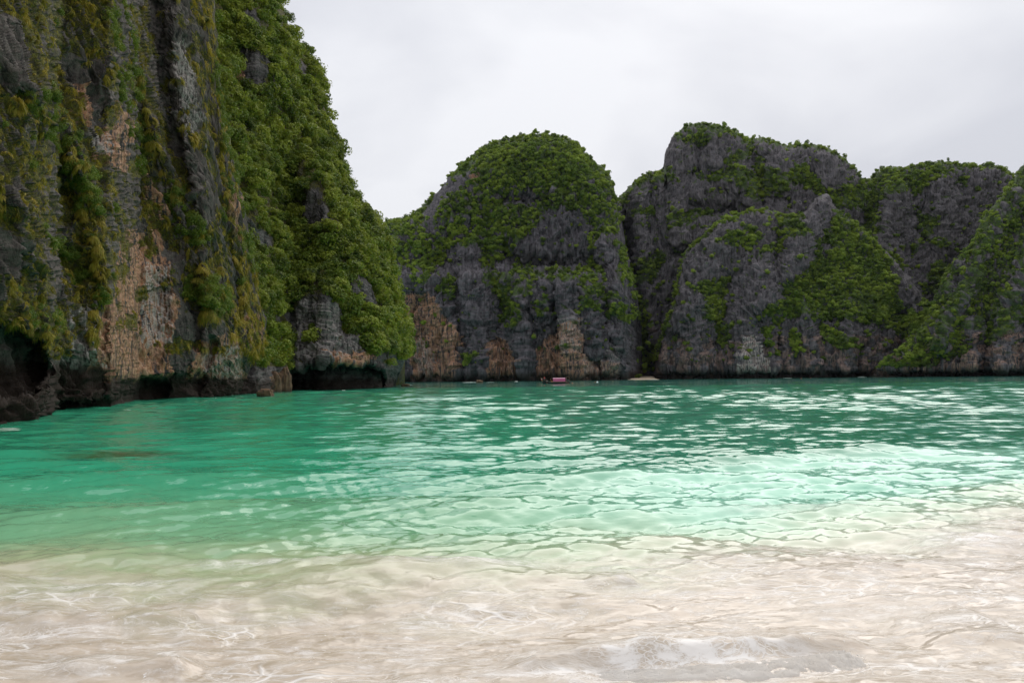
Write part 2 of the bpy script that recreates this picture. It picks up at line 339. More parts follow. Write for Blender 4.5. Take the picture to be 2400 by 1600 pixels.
# --- wooded headland behind it ---------------------------------------------
SIL2 = [(380, -500), (560, -160), (640, -40), (663, 0)]+k_([(665, 50), (690, 92), (715, 130), (738, 175), (745, 220), (758, 260), (766, 300), (790, 370), (803, 420), (830, 470), (860, 512), (885, 535), (898, 560), (905, 610), (915, 650), (925, 700), (937, 740), (948, 770), (953, 800), (954, 840), (956, 893)])
WL2 = [(430, 930), (600, 924), (680, 917), (760, 917), (900, 912), (990, 904)]
SIL2 = [(x-9-16*float(sst(500, 800, y)), y) for x, y in SIL2]
def base2(x): return ground(x, np.interp(x, [p[0] for p in WL2], [p[1] for p in WL2]))[:, 1]
RIB2 = [(c2([(500, -200), (700, 300), (760, 700), (1000, 1300), (1150, 1560)]), 40, 7), (c2([(250, 100), (420, 700), (520, 1200), (560, 1560)]), 40, 6), (c4([(560, 880), (700, 780), (800, 780)]), 40, 4), (c4([(1100, 700), (1350, 900), (1450, 1200)]), 40, 6)]
GUL2 = [(c2([(350, 200), (560, 800), (800, 1400)]), 34, 7), (c2([(850, 300), (950, 800), (1200, 1400)]), 28, 5), (c4([(480, 900), (430, 1200)]), 26, 6), (c4([(980, 700), (940, 1000)]), 20, 4)]
def shape2(px, py, D, DB, yb):
    h = np.clip((yb-py)/900, 0, 2); D = D*(1+0.55*h-0.30*h*sst(600, 900, px)*0)
    for l, wd, a in RIB2: D = D-a*np.exp(-(pdist(l, px, py)/wd)**2)
    for l, wd, a in GUL2: D = D+a*np.exp(-(pdist(l, px, py)/wd)**2)
    x, y = jit(px, py, 9, 20, 3)
    cave = inpoly(c4([(520, 1500), (560, 1330), (680, 1290), (800, 1275), (900, 1260), (1150, 1275), (1260, 1310), (1290, 1400), (1300, 1520)]), x, y).astype(float)
    low = sst(860, 890, py)*(px > 640)
    cave = blur(cave, 5); D = D+cave*20+low*(1-cave)*5
    return D, px-sst(830, 905, py)*sst(880, 968, px)*30
ROCK2 = [c2([(380, 380), (520, 350), (640, 400), (700, 480), (640, 560), (640, 640), (540, 660), (460, 560), (430, 440)]),
         c2([(880, 420), (930, 440), (1000, 620), (930, 600), (880, 500)]), c2([(560, 60), (600, 150), (610, 230), (520, 120)]), c2([(720, 60), (780, 150), (770, 200), (720, 110)]),
         c4([(720, 0), (820, 60), (850, 150), (890, 240), (820, 230), (690, 240), (700, 90)]),
         c4([(250, 240), (400, 330), (410, 400), (270, 430)]),
         c4([(510, 900), (620, 870), (700, 790), (800, 760), (900, 850), (940, 1000), (1050, 1100), (1200, 1160), (1400, 1230), (1530, 1250), (1560, 1600), (400, 1600), (560, 1350), (540, 1050)]),
         c4([(1380, 1150), (1500, 1210), (1640, 1200), (1640, 1600), (1300, 1600)]), c4([(1010, 680), (1100, 620), (1170, 740), (1180, 860), (1140, 900), (1040, 780)]), c4([(380, 900), (470, 900), (500, 1000), (420, 1020)])]
VEG2 = [c4([(700, 980), (770, 980), (790, 1080), (760, 1140), (720, 1060)]), c4([(420, 1080), (560, 1100), (620, 1230), (500, 1300), (400, 1330), (300, 1320), (380, 1200)]), c4([(1340, 1000), (1480, 1100), (1510, 1200), (1400, 1220)]), c4([(1060, 1160), (1160, 1180), (1150, 1240)]), c4([(1220, 1230), (1320, 1240), (1290, 1290)])]
def masks2(px, py, P, dsp):
    z = P[..., 2]; veg = 1-pm(ROCK2, px, py, 12, 22); nn = fbm(px/18, py/18, 0*px+2, 3)
    veg = np.maximum(veg*(nn > -0.45), pm(VEG2, px, py, 6, 16)); veg = np.maximum(veg, ((nn > 0.32) & (py < 860)).astype(float))
    och = pm([c2([(400, 450), (500, 420), (520, 620), (440, 580)]), c4([(800, 1180), (1160, 1200), (1160, 1260), (880, 1260)]), c4([(380, 1350), (540, 1330), (560, 1480), (370, 1490)])], px, py, 8, 16)
    tide = sst(3.2, 1.8, z+0.9*pn(P[..., 0]*0.3, P[..., 1]*0.3, 0*z))
    return np.stack([veg*(z > 5), och, 0.5*pm([c4([(700, 800), (1000, 850), (1100, 1150), (900, 1250), (600, 1250), (560, 1000)])], px, py), tide*0.9], -1)
MR2 = rock_mat('headland_limestone', 2.6, (0.04, 0.037, 0.036), (0.21, 0.195, 0.185), 0.9)
B = relief('wooded_headland', MR2, SIL2, 400, 990, 2.3, base2, 3.0, shape2, masks2, roll=(90, 0.25), noise_amp=0.75, label='steep headland smothered in green scrub with a low sea cave at its foot')

# --- dome in the middle ------------------------------------------------------
SIL3 = [(760, 640), (850, 560)]+k_([(880, 533), (886, 516), (903, 508), (920, 512), (942, 500), (965, 488), (985, 470), (1010, 440), (1040, 402), (1075, 373), (1100, 346), (1150, 325), (1200, 316), (1250, 311), (1290, 318), (1322, 332), (1345, 358), (1375, 383), (1395, 404), (1405, 430), (1412, 460), (1420, 500), (1430, 560), (1440, 610), (1455, 660), (1465, 720), (1470, 800), (1472, 880)])
def base3(x): return np.interp(x, [760, 960, 1150, 1300, 1440, 1480, 1520], [600, 545, 525, 515, 520, 545, 600])
RIB3 = [(c5([(870, 1000), (860, 1250), (870, 1490)]), 16, 16), (c5([(1130, 930), (1150, 1200), (1180, 1490)]), 20, 18), (c5([(1000, 950), (1000, 1100)]), 16, 9), (c5([(1390, 700), (1430, 1000), (1440, 1490)]), 22, 14), (c5([(560, 760), (600, 1100), (620, 1490)]), 30, 12), (c5([(330, 960), (430, 1150), (480, 1480)]), 30, 10), (c5([(250, 830), (400, 600), (700, 350)]), 40, 10), (c5([(1250, 990), (1300, 1300)]), 18, 10)]
GUL3 = [(c5([(850, 1200), (860, 1490)]), 9, 8), (c5([(700, 900), (760, 1050), (720, 1250)]), 24, 12), (c5([(780, 760), (880, 820), (1300, 840)]), 24, 16), (c5([(1060, 960), (1080, 1250)]), 9, 8), (c5([(480, 900), (520, 1490)]), 16, 9), (c5([(750, 430), (1000, 460)]), 22, 9), (c5([(1370, 850), (1400, 1150)]), 16, 12), (c5([(1400, 1200), (1440, 1490)]), 10, 9)]
def shape3(px, py, D, DB, yb):
    h = np.clip((yb-py)/560, 0, 1.2); D = D+40*h+45*sst(0.42, 0.50, h)*0.6+30*h**3
    for l, wd, a in RIB3: D = D-a*np.exp(-(pdist(l, px, py)/wd)**2)
    for l, wd, a in GUL3: D = D+a*np.exp(-(pdist(l, px, py)/wd)**2)
    D = D+7*sst(872, 882, py+4*pn(px/22, 0*px, 0*px)*2)
    return D, px
VEG3 = [c5([(0, 500), (700, -50), (1100, -50), (1500, 300), (1480, 480), (1400, 640), (1290, 640), (1260, 560), (1200, 500), (1050, 500), (960, 580), (900, 660), (830, 715), (700, 740), (600, 735), (520, 720), (430, 700), (400, 800), (350, 870), (290, 955), (240, 930), (220, 870), (150, 790), (60, 740)]),
        c5([(620, 870), (780, 890), (850, 800), (930, 810), (960, 870), (1150, 845), (1250, 860), (1300, 820), (1360, 870), (1390, 960), (1440, 1040), (1540, 1080), (1550, 1130), (1460, 1160), (1400, 1130), (1340, 1060), (1300, 1010), (1230, 990), (1130, 910), (1030, 940), (980, 900), (900, 980), (840, 1010), (860, 1100), (840, 1180), (740, 1200), (740, 1100), (690, 1000), (630, 930)]),
        c5([(360, 920), (480, 890), (520, 900), (480, 950), (420, 1010), (370, 1010)]), c5([(540, 1350), (620, 1340), (640, 1400), (560, 1410)]), c5([(1380, 660), (1420, 660), (1520, 900), (1530, 1040), (1480, 960), (1420, 820)]),
        c5([(950, 1040), (1010, 1000), (1000, 1080), (950, 1150)]), c5([(1340, 1160), (1390, 1160), (1390, 1185)]), c5([(600, 760), (700, 740), (720, 820), (650, 870)]), c5([(1270, 640), (1360, 620), (1300, 800), (1250, 800)]), c5([(1240, 1000), (1300, 1080), (1290, 1110), (1230, 1060)])]
BARE3 = [c5([(300, 500), (420, 320), (560, 260), (640, 250), (620, 330), (520, 380), (420, 480), (390, 640), (330, 660), (290, 620)]), c5([(720, 400), (900, 370), (1020, 420), (1000, 500), (860, 490), (740, 470)]), c5([(520, 540), (570, 530), (600, 640), (560, 660)])]
def masks3(px, py, P, dsp):
    z = P[..., 2]; nn = fbm(px/14, py/14, 0*px+2, 3)
    veg = pm(VEG3, px, py, 11, 14)*(nn > -0.08-0.2*(py < 440)); b = pm(BARE3, px, py, 9, 14); veg = veg*(1-b*(nn < 0.30))
    veg = np.maximum(veg, ((fbm(px/9, py/9, 0*px+6, 2) > 0.36) & (py < 830)).astype(float))
    och = pm([c5([(150, 990), (330, 980), (420, 1130), (490, 1300), (460, 1500), (230, 1500), (200, 1200)]), c5([(640, 1270), (790, 1260), (870, 1400), (860, 1520), (660, 1520)]), c5([(920, 1330), (1180, 1130), (1210, 1300), (1420, 1420), (1400, 1520), (930, 1520)]), c5([(580, 290), (640, 290), (620, 350), (580, 340)])], px, py, 8, 16)
    pale = pm([c5([(1110, 1120), (1190, 1140), (1200, 1340), (1130, 1340)]), c5([(1180, 1350), (1430, 1300), (1430, 1500), (1200, 1500)]), c5([(250, 1250), (330, 1250), (380, 1500), (250, 1500)])], px, py, 8, 14)
    tide = sst(6.5, 3.5, z+3*pn(P[..., 0]*0.05, P[..., 1]*0.05, 0*z))
    return np.stack([veg*(z > 8), och*0.85, pale*0.5, tide*0.8], -1)
MR3 = rock_mat('far_limestone', 3.4, (0.023, 0.021, 0.026), (0.18, 0.166, 0.182), 0.35, (0.10, 0.17, 0.03))
Cc = relief('dome_cliff', MR3, SIL3, 770, 1516, 2.4, base3, 7.5, shape3, masks3, roll=(55, 0.16), noise_amp=0.95, flk=0.75, label='rounded dome of grey limestone with green cap and rust-streaked foot across the bay')

# --- massif on the right, its front hill, and the mossy ridge at the right edge -----------------
SIL4 = [(1400, 560)]+k_([(1415, 470), (1440, 437), (1470, 410), (1500, 400), (1527, 393), (1534, 345), (1550, 312), (1580, 292), (1610, 287), (1640, 288), (1670, 297), (1700, 311), (1720, 323), (1745, 320), (1770, 323), (1800, 338), (1830, 335), (1870, 336), (1900, 345), (1930, 360), (1955, 385), (1978, 412), (2000, 418), (2012, 403), (2030, 389), (2060, 386), (2085, 388), (2120, 380), (2160, 374), (2190, 376), (2230, 386), (2270, 381), (2310, 392), (2330, 405), (2350, 425), (2420, 470), (2600, 520)])
def base4(x): return np.interp(x, [1400, 1480, 1560, 1900, 2400, 2700], [640, 650, 640, 640, 640, 620])
RIB4 = [(c6([(150, 460), (170, 800), (190, 1200)]), 26, 16), (c6([(360, 150), (340, 330), (420, 700)]), 22, 14), (c6([(600, 100), (640, 330), (820, 420), (830, 520)]), 26, 12), (c6([(970, 200), (1000, 400)]), 26, 12), (c6([(1250, 200), (1300, 380)]), 26, 12), (c7([(800, 300), (760, 500), (740, 700), (900, 1000)]), 26, 18), (c7([(1100, 250), (1100, 600), (1000, 850)]), 30, 10)]
GUL4 = [(c6([(90, 400), (130, 800), (190, 1200), (250, 1480)]), 18, 36), (c6([(830, 160), (870, 330), (880, 500)]), 22, 16), (c6([(470, 340), (700, 330)]), 20, 10), (c6([(480, 560), (800, 560)]), 20, 12), (c7([(640, 200), (650, 400), (560, 700)]), 24, 22), (c7([(950, 450), (1050, 700)]), 20, 8)]
def shape4(px, py, D, DB, yb):
    h = np.clip((yb-py)/560, 0, 1.2); D = D+70*h+8*sst(400, 350, py)*(px > 1560)
    for l, wd, a in RIB4: D = D-a*np.exp(-(pdist(l, px, py)/wd)**2)
    for l, wd, a in GUL4: D = D+a*np.exp(-(pdist(l, px, py)/wd)**2)
    return D, px
VEG4 = [c6([(390, 140), (560, 60), (680, 60), (830, 160), (700, 130), (590, 130), (590, 170), (440, 180)]), c6([(740, 90), (840, 150), (860, 220), (780, 260), (660, 300), (680, 220), (780, 200)]),
        c6([(440, 300), (560, 370), (700, 310), (840, 330), (900, 400), (860, 520), (820, 480), (760, 400), (640, 370), (540, 400)]),
        c6([(900, 250), (1000, 330), (960, 380), (1080, 290), (1150, 330), (1300, 420), (1480, 380), (1480, 560), (1250, 520), (1100, 400), (900, 480), (840, 420)]),
        c6([(880, 120), (1000, 170), (1060, 190), (1200, 170), (1330, 210), (1480, 380), (1430, 340), (1300, 240), (1180, 200), (1050, 210), (880, 160)]),
        c6([(60, 440), (120, 440), (200, 360), (360, 320), (380, 380), (230, 400), (150, 470), (80, 560)]), c6([(150, 540), (280, 540), (260, 580), (160, 570)]), c6([(380, 560), (620, 530), (640, 580), (440, 640), (380, 660)]),
        c6([(200, 840), (340, 800), (330, 860), (250, 980), (200, 960)]), c6([(120, 1000), (230, 1050), (260, 1250), (330, 1400), (300, 1520), (180, 1520), (170, 1250)]), c6([(70, 500), (110, 640), (150, 900), (110, 800)]),
        c7([(660, 220), (720, 150), (840, 140), (940, 160), (1120, 110), (1250, 130), (1400, 120), (1560, 200), (1580, 240), (1400, 170), (1220, 170), (1050, 240), (940, 330), (900, 290), (780, 330), (640, 400), (500, 400), (560, 280)]),
        c7([(960, 440), (1080, 450), (1070, 560), (1010, 600), (950, 540)]), c7([(880, 640), (940, 630), (930, 680)]), c7([(1330, 440), (1400, 460), (1340, 500)]), c7([(720, 380), (740, 500), (700, 640), (820, 780), (780, 900), (900, 1100), (500, 1150), (400, 900), (500, 600), (640, 400)]),
        c7([(1160, 230), (1230, 210), (1240, 270)]), c7([(1040, 760), (1140, 740), (1060, 900), (940, 980)]), c7([(930, 880), (990, 870), (960, 930)]), c7([(1040, 600), (1120, 600), (1100, 650)])]
def masks4(px, py, P, dsp):
    z = P[..., 2]; nn = fbm((px+0.5*py)/16, (py-0.3*px)/7, 0*px+12, 4, 0.65)
    veg = pm(VEG4, px, py, 11, 13)*(nn > -0.16); veg = np.maximum(veg, (nn > 0.24).astype(float))
    q = pdist(SIL4, px, py); veg = np.maximum(veg, (q < 7).astype(float)*(px > 1590))
    och = 0.25*(fbm(px/20, py/30, 0*px+9, 3) > 0.1)*(py > 760)
    tide = sst(7.0, 4.0, z)
    return np.stack([veg*(z > 8), och, 0.15+0*z, tide*0.8], -1)
Dd = relief('twin_peak_massif', MR3, SIL4, 1405, 2590, 2.6, base4, 8.0, shape4, masks4, roll=(26, 0.06), noise_amp=0.95, flk=0.75, bed=0.4, label='tall grey twin-peaked limestone massif standing furthest back across the bay')

SIL5 = [(1536, 900), (1537, 888), (1540, 850), (1552, 800)]+k_([(1535, 745), (1552, 690), (1562, 620), (1580, 575), (1615, 545), (1660, 503), (1720, 488), (1760, 484), (1800, 498), (1845, 500), (1868, 470), (1885, 452), (1900, 450), (1912, 478), (1935, 500), (1970, 520), (2010, 560), (2060, 610), (2120, 690), (2180, 760), (2352, 830), (2600, 870)])
def base5(x): return np.interp(x, [1500, 1560, 1750, 2100, 2400, 2700], [590, 560, 545, 555, 560, 560])
RIB5 = [(c6([(520, 1100), (480, 1460)]), 30, 12), (c6([(700, 680), (560, 900), (420, 1200)]), 30, 14), (c6([(1250, 450), (1180, 600), (1100, 800), (900, 1100)]), 26, 16), (c6([(880, 900), (800, 1200), (800, 1460)]), 26, 12), (c6([(1150, 1150), (1230, 1450)]), 26, 10), (c7([(980, 1250), (950, 1440)]), 22, 10), (c7([(540, 1050), (500, 1400)]), 28, 12)]
GUL5 = [(c6([(700, 960), (640, 1300)]), 22, 10), (c6([(960, 600), (1000, 800), (980, 1000)]), 24, 10), (c6([(980, 1200), (1000, 1460)]), 12, 8), (c7([(570, 1280), (560, 1450)]), 9, 12), (c7([(820, 1100), (830, 1450)]), 20, 10), (c7([(300, 1150), (330, 1400)]), 18, 8)]
def shape5(px, py, D, DB, yb):
    h = np.clip((yb-py)/400, 0, 1.4); D = D+75*h**1.4
    for l, wd, a in RIB5: D = D-a*np.exp(-(pdist(l, px, py)/wd)**2)
    for l, wd, a in GUL5: D = D+a*np.exp(-(pdist(l, px, py)/wd)**2)
    D = D+9*sst(866, 872, py+3*pn(px/26, 0*px, 0*px)+2*pn(px/7, 0*px, 0*px))
    return D, px
VEG5 = [c6([(400, 740), (430, 690), (540, 640), (600, 570), (700, 540), (860, 510), (870, 560), (780, 600), (700, 640), (640, 660), (540, 700), (500, 780)]), c6([(640, 730), (760, 650), (860, 690), (900, 720), (840, 760), (790, 780), (700, 740)]),
        c6([(360, 1000), (420, 960), (420, 1040), (380, 1120), (340, 1300), (290, 1440), (300, 1300), (330, 1080)]), c6([(500, 1010), (640, 930), (720, 920), (700, 980), (660, 1010), (680, 1060), (640, 1150), (600, 1200), (540, 1190), (540, 1060)]),
        c6([(580, 1230), (760, 1200), (700, 1330), (660, 1340)]), c6([(860, 800), (1000, 720), (1060, 790), (930, 800), (890, 850)]), c6([(870, 1210), (930, 1220), (940, 1340), (900, 1350)]),
        c6([(820, 1160), (960, 1080), (1100, 950), (1150, 860), (1180, 740), (1260, 640), (1300, 520), (1600, 500), (1600, 1150), (1480, 1120), (1400, 1180), (1250, 1160), (1150, 1130), (1050, 1180), (960, 1200), (900, 1130)]),
        c6([(930, 500), (1060, 530), (1120, 620), (1180, 690), (1040, 740), (1000, 640)]), c6([(1050, 1250), (1120, 1280), (1100, 1380), (1060, 1390)]), c6([(1200, 1220), (1300, 1220), (1420, 1330), (1380, 1350), (1240, 1310)]),
        c7([(120, 1180), (220, 1200), (230, 1300), (160, 1340)]), c7([(300, 1150), (400, 1160), (520, 1290), (480, 1320), (360, 1240)]), c7([(380, 700), (560, 560), (740, 700), (830, 1080), (700, 1150), (500, 1120), (120, 1080), (60, 900)]),
        c7([(640, 1080), (900, 1060), (980, 1180), (840, 1230), (760, 1180)]), c7([(960, 980), (1060, 900), (1250, 980), (1500, 900), (1700, 1200), (1400, 1320), (1360, 1250), (1250, 1300), (1180, 1340), (1080, 1350), (1000, 1260), (940, 1130)])]
BARE5 = [c6([(1190, 450), (1290, 480), (1250, 560), (1200, 640), (1130, 620)]), c6([(1210, 740), (1280, 760), (1260, 830), (1200, 800)])]
def masks5(px, py, P, dsp):
    z = P[..., 2]; nn = fbm((px+0.5*py)/15, (py-0.3*px)/7, 0*px+22, 4, 0.65)
    veg = pm(VEG5, px, py, 11, 12)*(nn > -0.16)*(1-pm(BARE5, px, py, 4, 10)); veg = np.maximum(veg, (nn > 0.27).astype(float)*(py < 850))
    veg = np.maximum(veg, (pdist(SIL5[3:14], px, py) < 10)*(nn > -0.05)*(py < 860))
    och = np.maximum(pm([c7([(900, 1340), (960, 1290), (1000, 1330), (1060, 1440), (920, 1440)])], px, py, 5, 10), 0.35*(fbm(px/16, py/26, 0*px+9, 3) > 0.0)*(py > 790))
    pale = pm([c6([(790, 1280), (830, 1260), (880, 1400), (950, 1470), (780, 1470)])], px, py, 8, 10)
    tide = sst(6.0, 3.6, z+1.5*pn(P[..., 0]*0.05, P[..., 1]*0.05, 0*z))
    return np.stack([veg*(z > 8), och, pale*0.9+0.1, tide*0.85], -1)
E = relief('front_hill', MR3, SIL5, 1538, 2590, 2.4, base5, 7.0, shape5, masks5, roll=(20, 0.05), noise_amp=0.95, flk=0.75, bed=0.4, label='broad green-gullied limestone hill in front of the twin peaks, undercut at the waterline')

SIL6 = [(2030, 900), (2060, 860)]+k_([(2080, 800), (2130, 740), (2150, 700), (2165, 650), (2200, 600), (2235, 560), (2262, 500), (2290, 470), (2330, 415), (2345, 392), (2400, 330), (2600, 200)])
def base6(x): return np.interp(x, [2000, 2100, 2400, 2700], [540, 500, 460, 430])
RIB6 = [(c7([(1560, 300), (1450, 500), (1330, 700), (1230, 950), (1080, 1250)]), 20, 12), (c7([(1300, 1160), (1300, 1400)]), 18, 8), (c7([(1640, 800), (1500, 1100), (1480, 1400)]), 24, 12)]
GUL6 = [(c7([(1330, 600), (1250, 850), (1050, 1100)]), 16, 8), (c7([(1400, 1150), (1380, 1420)]), 20, 9)]
def shape6(px, py, D, DB, yb):
    h = np.clip((yb-py)/400, 0, 1.6); D = D+60*h**1.3
    for l, wd, a in RIB6: D = D-a*np.exp(-(pdist(l, px, py)/wd)**2)
    for l, wd, a in GUL6: D = D+a*np.exp(-(pdist(l, px, py)/wd)**2)
    D = D+10*sst(862, 870, py+4*pn(px/22, 0*px, 0*px)+2*pn(px/6, 0*px, 0*px))
    return D, px
def masks6(px, py, P, dsp):
    z = P[..., 2]; nn = fbm(px/9, py/22, 0*px+32, 3)
    veg = (nn > -0.10).astype(float)
    rk = pm([c7([(1060, 780), (1200, 700), (1300, 780), (1240, 900), (1100, 1000), (1040, 980)]), c7([(1260, 1180), (1340, 1170), (1360, 1330), (1700, 1050), (1750, 1500), (950, 1500), (1100, 1370), (1290, 1330)]), c7([(1540, 860), (1700, 820), (1700, 980), (1580, 980)])], px, py, 7, 12)
    veg = np.maximum(veg*(1-rk), (pdist(SIL6, px, py) < 16)*(px > 2110)*(px < 2420)*(nn > -0.25)); veg = np.maximum(veg, (nn > 0.25).astype(float)*(py < 840))
    och = 0.5*(fbm(px/14, py/26, 0*px+9, 3) > 0.0)*(py > 780)
    return np.stack([veg*(z > 7), och, 0.1+0*z, sst(5.5, 3.5, z)*0.85], -1)
G = relief('mossy_ridge', MR3, SIL6, 2040, 2620, 2.4, base6, 6.0, shape6, masks6, roll=(18, 0.05), noise_amp=0.95, flk=0.75, bed=0.4, label='green ribbed ridge rising out of the picture at the right edge')

# ------------------------------------------------------------------ plants
def leaf_cloud(n, centres, radii, size, flat=0.8, seed=1, up=0.35):
    """many small leaf faces in the shells of a few lobes"""
    r = np.random.default_rng(seed); V = []; F = []; S = []
    ci = r.integers(0, len(centres), n)
    d = r.normal(size=(n, 3)); d[:, 2] = d[:, 2]+0.25; d /= np.linalg.norm(d, axis=1, keepdims=True)
    rad = np.array(radii)[ci]*(0.62+0.42*r.random(n)**0.6)
    c = np.array(centres)[ci]+d*rad[:, None]*np.array([1, 1, flat])
    nrm = d+r.normal(size=(n, 3))*0.45+np.array([0, 0, up]); nrm /= np.linalg.norm(nrm, axis=1, keepdims=True)
    a = np.cross(nrm, r.normal(size=(n, 3))); a /= np.linalg.norm(a, axis=1, keepdims=True); b = np.cross(nrm, a)
    s = size*(0.6+0.8*r.random(n))[:, None]
    q = np.stack([c-a*s, c-b*s*0.55+nrm*s*0.12, c+a*s*1.1-nrm*s*0.25, c+b*s*0.55+nrm*s*0.12], 1)
    sh = np.repeat(r.random(n)**2, 4)
    return q.reshape(-1, 3), np.arange(4*n).reshape(n, 4), sh
def trunk_mesh(h, r0, limbs, seed=1):
    r = np.random.default_rng(seed); V = []; F = []
    def tube(pts, rad):
        b = len(V)
        for (p, ra) in zip(pts, rad):
            for k in range(6): V.append((p[0]+ra*math.cos(k*math.pi/3), p[1]+ra*math.sin(k*math.pi/3), p[2]))
        for i in range(len(pts)-1):
            for k in range(6): F.append((b+i*6+k, b+i*6+(k+1) % 6, b+(i+1)*6+(k+1) % 6, b+(i+1)*6+k))
    tube([(0, 0, -0.3*h), (0.03*h, 0, 0.3*h), (0.0, 0.05*h, 0.65*h), (0.05*h, 0.03*h, h)], [r0*1.3, r0, r0*0.75, r0*0.4])
    for c in limbs: tube([(0.0, 0.03*h, 0.45*h), (c[0]*0.5, c[1]*0.5, 0.35*h+0.4*c[2]), (c[0], c[1], c[2])], [r0*0.6, r0*0.4, r0*0.15])
    return V, F
ML = leaf_mat('scrub_leaves', (0.028, 0.060, 0.010), (0.17, 0.27, 0.024), (0.29, 0.33, 0.035), 0.05)
MB = leaf_mat('fresh_leaves', (0.06, 0.12, 0.012), (0.13, 0.22, 0.02), (0.20, 0.25, 0.03), 0.3)
MF = leaf_mat('far_leaves', (0.030, 0.065, 0.014), (0.175, 0.30, 0.034), (0.32, 0.41, 0.05), 0.014)
MG = leaf_mat('hanging_grass', (0.085, 0.10, 0.012), (0.40, 0.37, 0.030), (0.42, 0.32, 0.045), 0.25)
MT = plain('bark', (0.10, 0.085, 0.07), 0.9, 0.3, 6)
def crown_mesh(name, seed, n, size, mat, lobes=7, spread=0.6, rr=(0.35, 0.6), zc=0.75):
    r = np.random.default_rng(seed); cs = [(0, 0, zc)]; ra = [0.6]
    for i in range(lobes):
        a = r.random()*6.28; q = spread*(0.5+0.5*r.random()); cs.append((q*math.cos(a), q*math.sin(a), zc-0.35+0.7*r.random())); ra.append(rr[0]+(rr[1]-rr[0])*r.random())
    v, f, s = leaf_cloud(n, cs, ra, size, 0.75, seed)
    m = mesh_obj(name, v, f, mat, smooth=False); set_attr(m, 'shade', s, 'FLOAT'); me = m.data; bpy.data.objects.remove(m)
    tv, tf = trunk_mesh(zc, 0.06, cs[1:5], seed); t = bpy.data.meshes.new(name+'_trunk'); t.from_pydata([tuple(map(float, q)) for q in tv], [], tf); t.materials.append(MT)
    return me, t
CR = [crown_mesh('scrub_crown', 10+i, 520, 0.115, ML) for i in range(4)]
CRF = [crown_mesh('far_crown', 20+i, 240, 0.18, MF, 6) for i in range(4)]
CRB = [crown_mesh('fresh_crown', 30+i, 900, 0.075, MB, 8) for i in range(2)]
def tussock(seed, n, ln, wd):
    """blades that leave the rock (local -Y is outward), arch over and hang"""
    r = np.random.default_rng(seed); V = np.zeros((n, 8, 3)); S = np.repeat(r.random(n)**1.5, 8)
    ang = r.normal(size=n)*0.75; el = r.random(n)*1.9-0.45; l = ln*(0.5+0.7*r.random(n))
    d = np.stack([np.sin(ang)*np.cos(el), -np.cos(ang)*np.cos(el), np.sin(el)], 1)
    o = d*np.array([0.30, 0.22, 0.26])+r.normal(size=(n, 3))*0.04
    sd = np.cross(d, [0, 0, 1.0]); sd /= np.linalg.norm(sd, axis=1, keepdims=True)+1e-6; sd = sd*0.7+r.normal(size=(n, 3))*0.4
    for j, t in enumerate((0, 0.35, 0.7, 1.0)):
        p = o+d*(l*t)[:, None]*(1-0.35*t)+np.array([0, 0, -1.0])*(l*0.95*t*t)[:, None]; wj = wd*(1, 1, 0.7, 0.15)[j]
        V[:, 2*j] = p-sd*wj; V[:, 2*j+1] = p+sd*wj
    b = (np.arange(n)*8)[:, None]; F = np.concatenate([b+np.array([0, 1, 3, 2]), b+np.array([2, 3, 5, 4]), b+np.array([4, 5, 7, 6])], 0)
    m = mesh_obj('tussock', V.reshape(-1, 3), F, MG, smooth=True); set_attr(m, 'shade', S, 'FLOAT'); me = m.data; bpy.data.objects.remove(m); return me
TU = [tussock(40+i, 340, 0.42, 0.022) for i in range(4)]

def pick(Ly, n, extra=None, minz=5, sep=0.0, seed=1):
    r = np.random.default_rng(seed); wgt = Ly['veg'].copy()
    if extra is not None: wgt = wgt*extra
    wgt[-2:] *= 0.3; wgt = wgt.ravel(); wgt /= wgt.sum(); idx = r.choice(wgt.size, n, p=wgt, replace=True)
    return idx
def scatter_stuff(name, label, srcs, pos, rot, scl, parent=None):
    """one object; geometry nodes place the source meshes on its points"""
    m = bpy.data.meshes.new(name); m.vertices.add(len(pos)); m.vertices.foreach_set('co', np.asarray(pos, np.float32).ravel()); m.update()
    o = bpy.data.objects.new(name, m); COL.objects.link(o)
    set_attr(o, 'rot', rot, 'FLOAT_VECTOR'); set_attr(o, 'scl', scl, 'FLOAT_VECTOR')
    g = bpy.data.node_groups.new(name+'_nodes', 'GeometryNodeTree'); g.interface.new_socket('Geometry', in_out='INPUT', socket_type='NodeSocketGeometry'); g.interface.new_socket('Geometry', in_out='OUTPUT', socket_type='NodeSocketGeometry')
    gi = g.nodes.new('NodeGroupInput'); go = g.nodes.new('NodeGroupOutput'); iop = g.nodes.new('GeometryNodeInstanceOnPoints'); g2i = g.nodes.new('GeometryNodeGeometryToInstance')
    for s_ in srcs:
        oi = g.nodes.new('GeometryNodeObjectInfo'); oi.transform_space = 'ORIGINAL'; oi.inputs[0].default_value = s_; g.links.new(oi.outputs['Geometry'], g2i.inputs[0])
    iop.inputs['Pick Instance'].default_value = True
    g.links.new(gi.outputs[0], iop.inputs['Points']); g.links.new(g2i.outputs[0], iop.inputs['Instance'])
    ri = g.nodes.new('FunctionNodeRandomValue'); ri.data_type = 'INT'; ri.inputs[4].default_value = 0; ri.inputs[5].default_value = len(srcs)-1; g.links.new(ri.outputs[2], iop.inputs['Instance Index'])
    for nm, sk in (('rot', 'Rotation'), ('scl', 'Scale')):
        na = g.nodes.new('GeometryNodeInputNamedAttribute'); na.data_type = 'FLOAT_VECTOR'; na.inputs[0].default_value = nm; g.links.new(na.outputs[0], iop.inputs[sk])
    g.links.new(iop.outputs[0], go.inputs[0])
    md = o.modifiers.new('scatter', 'NODES'); md.node_group = g
    tag(o, label, kind='stuff'); return o

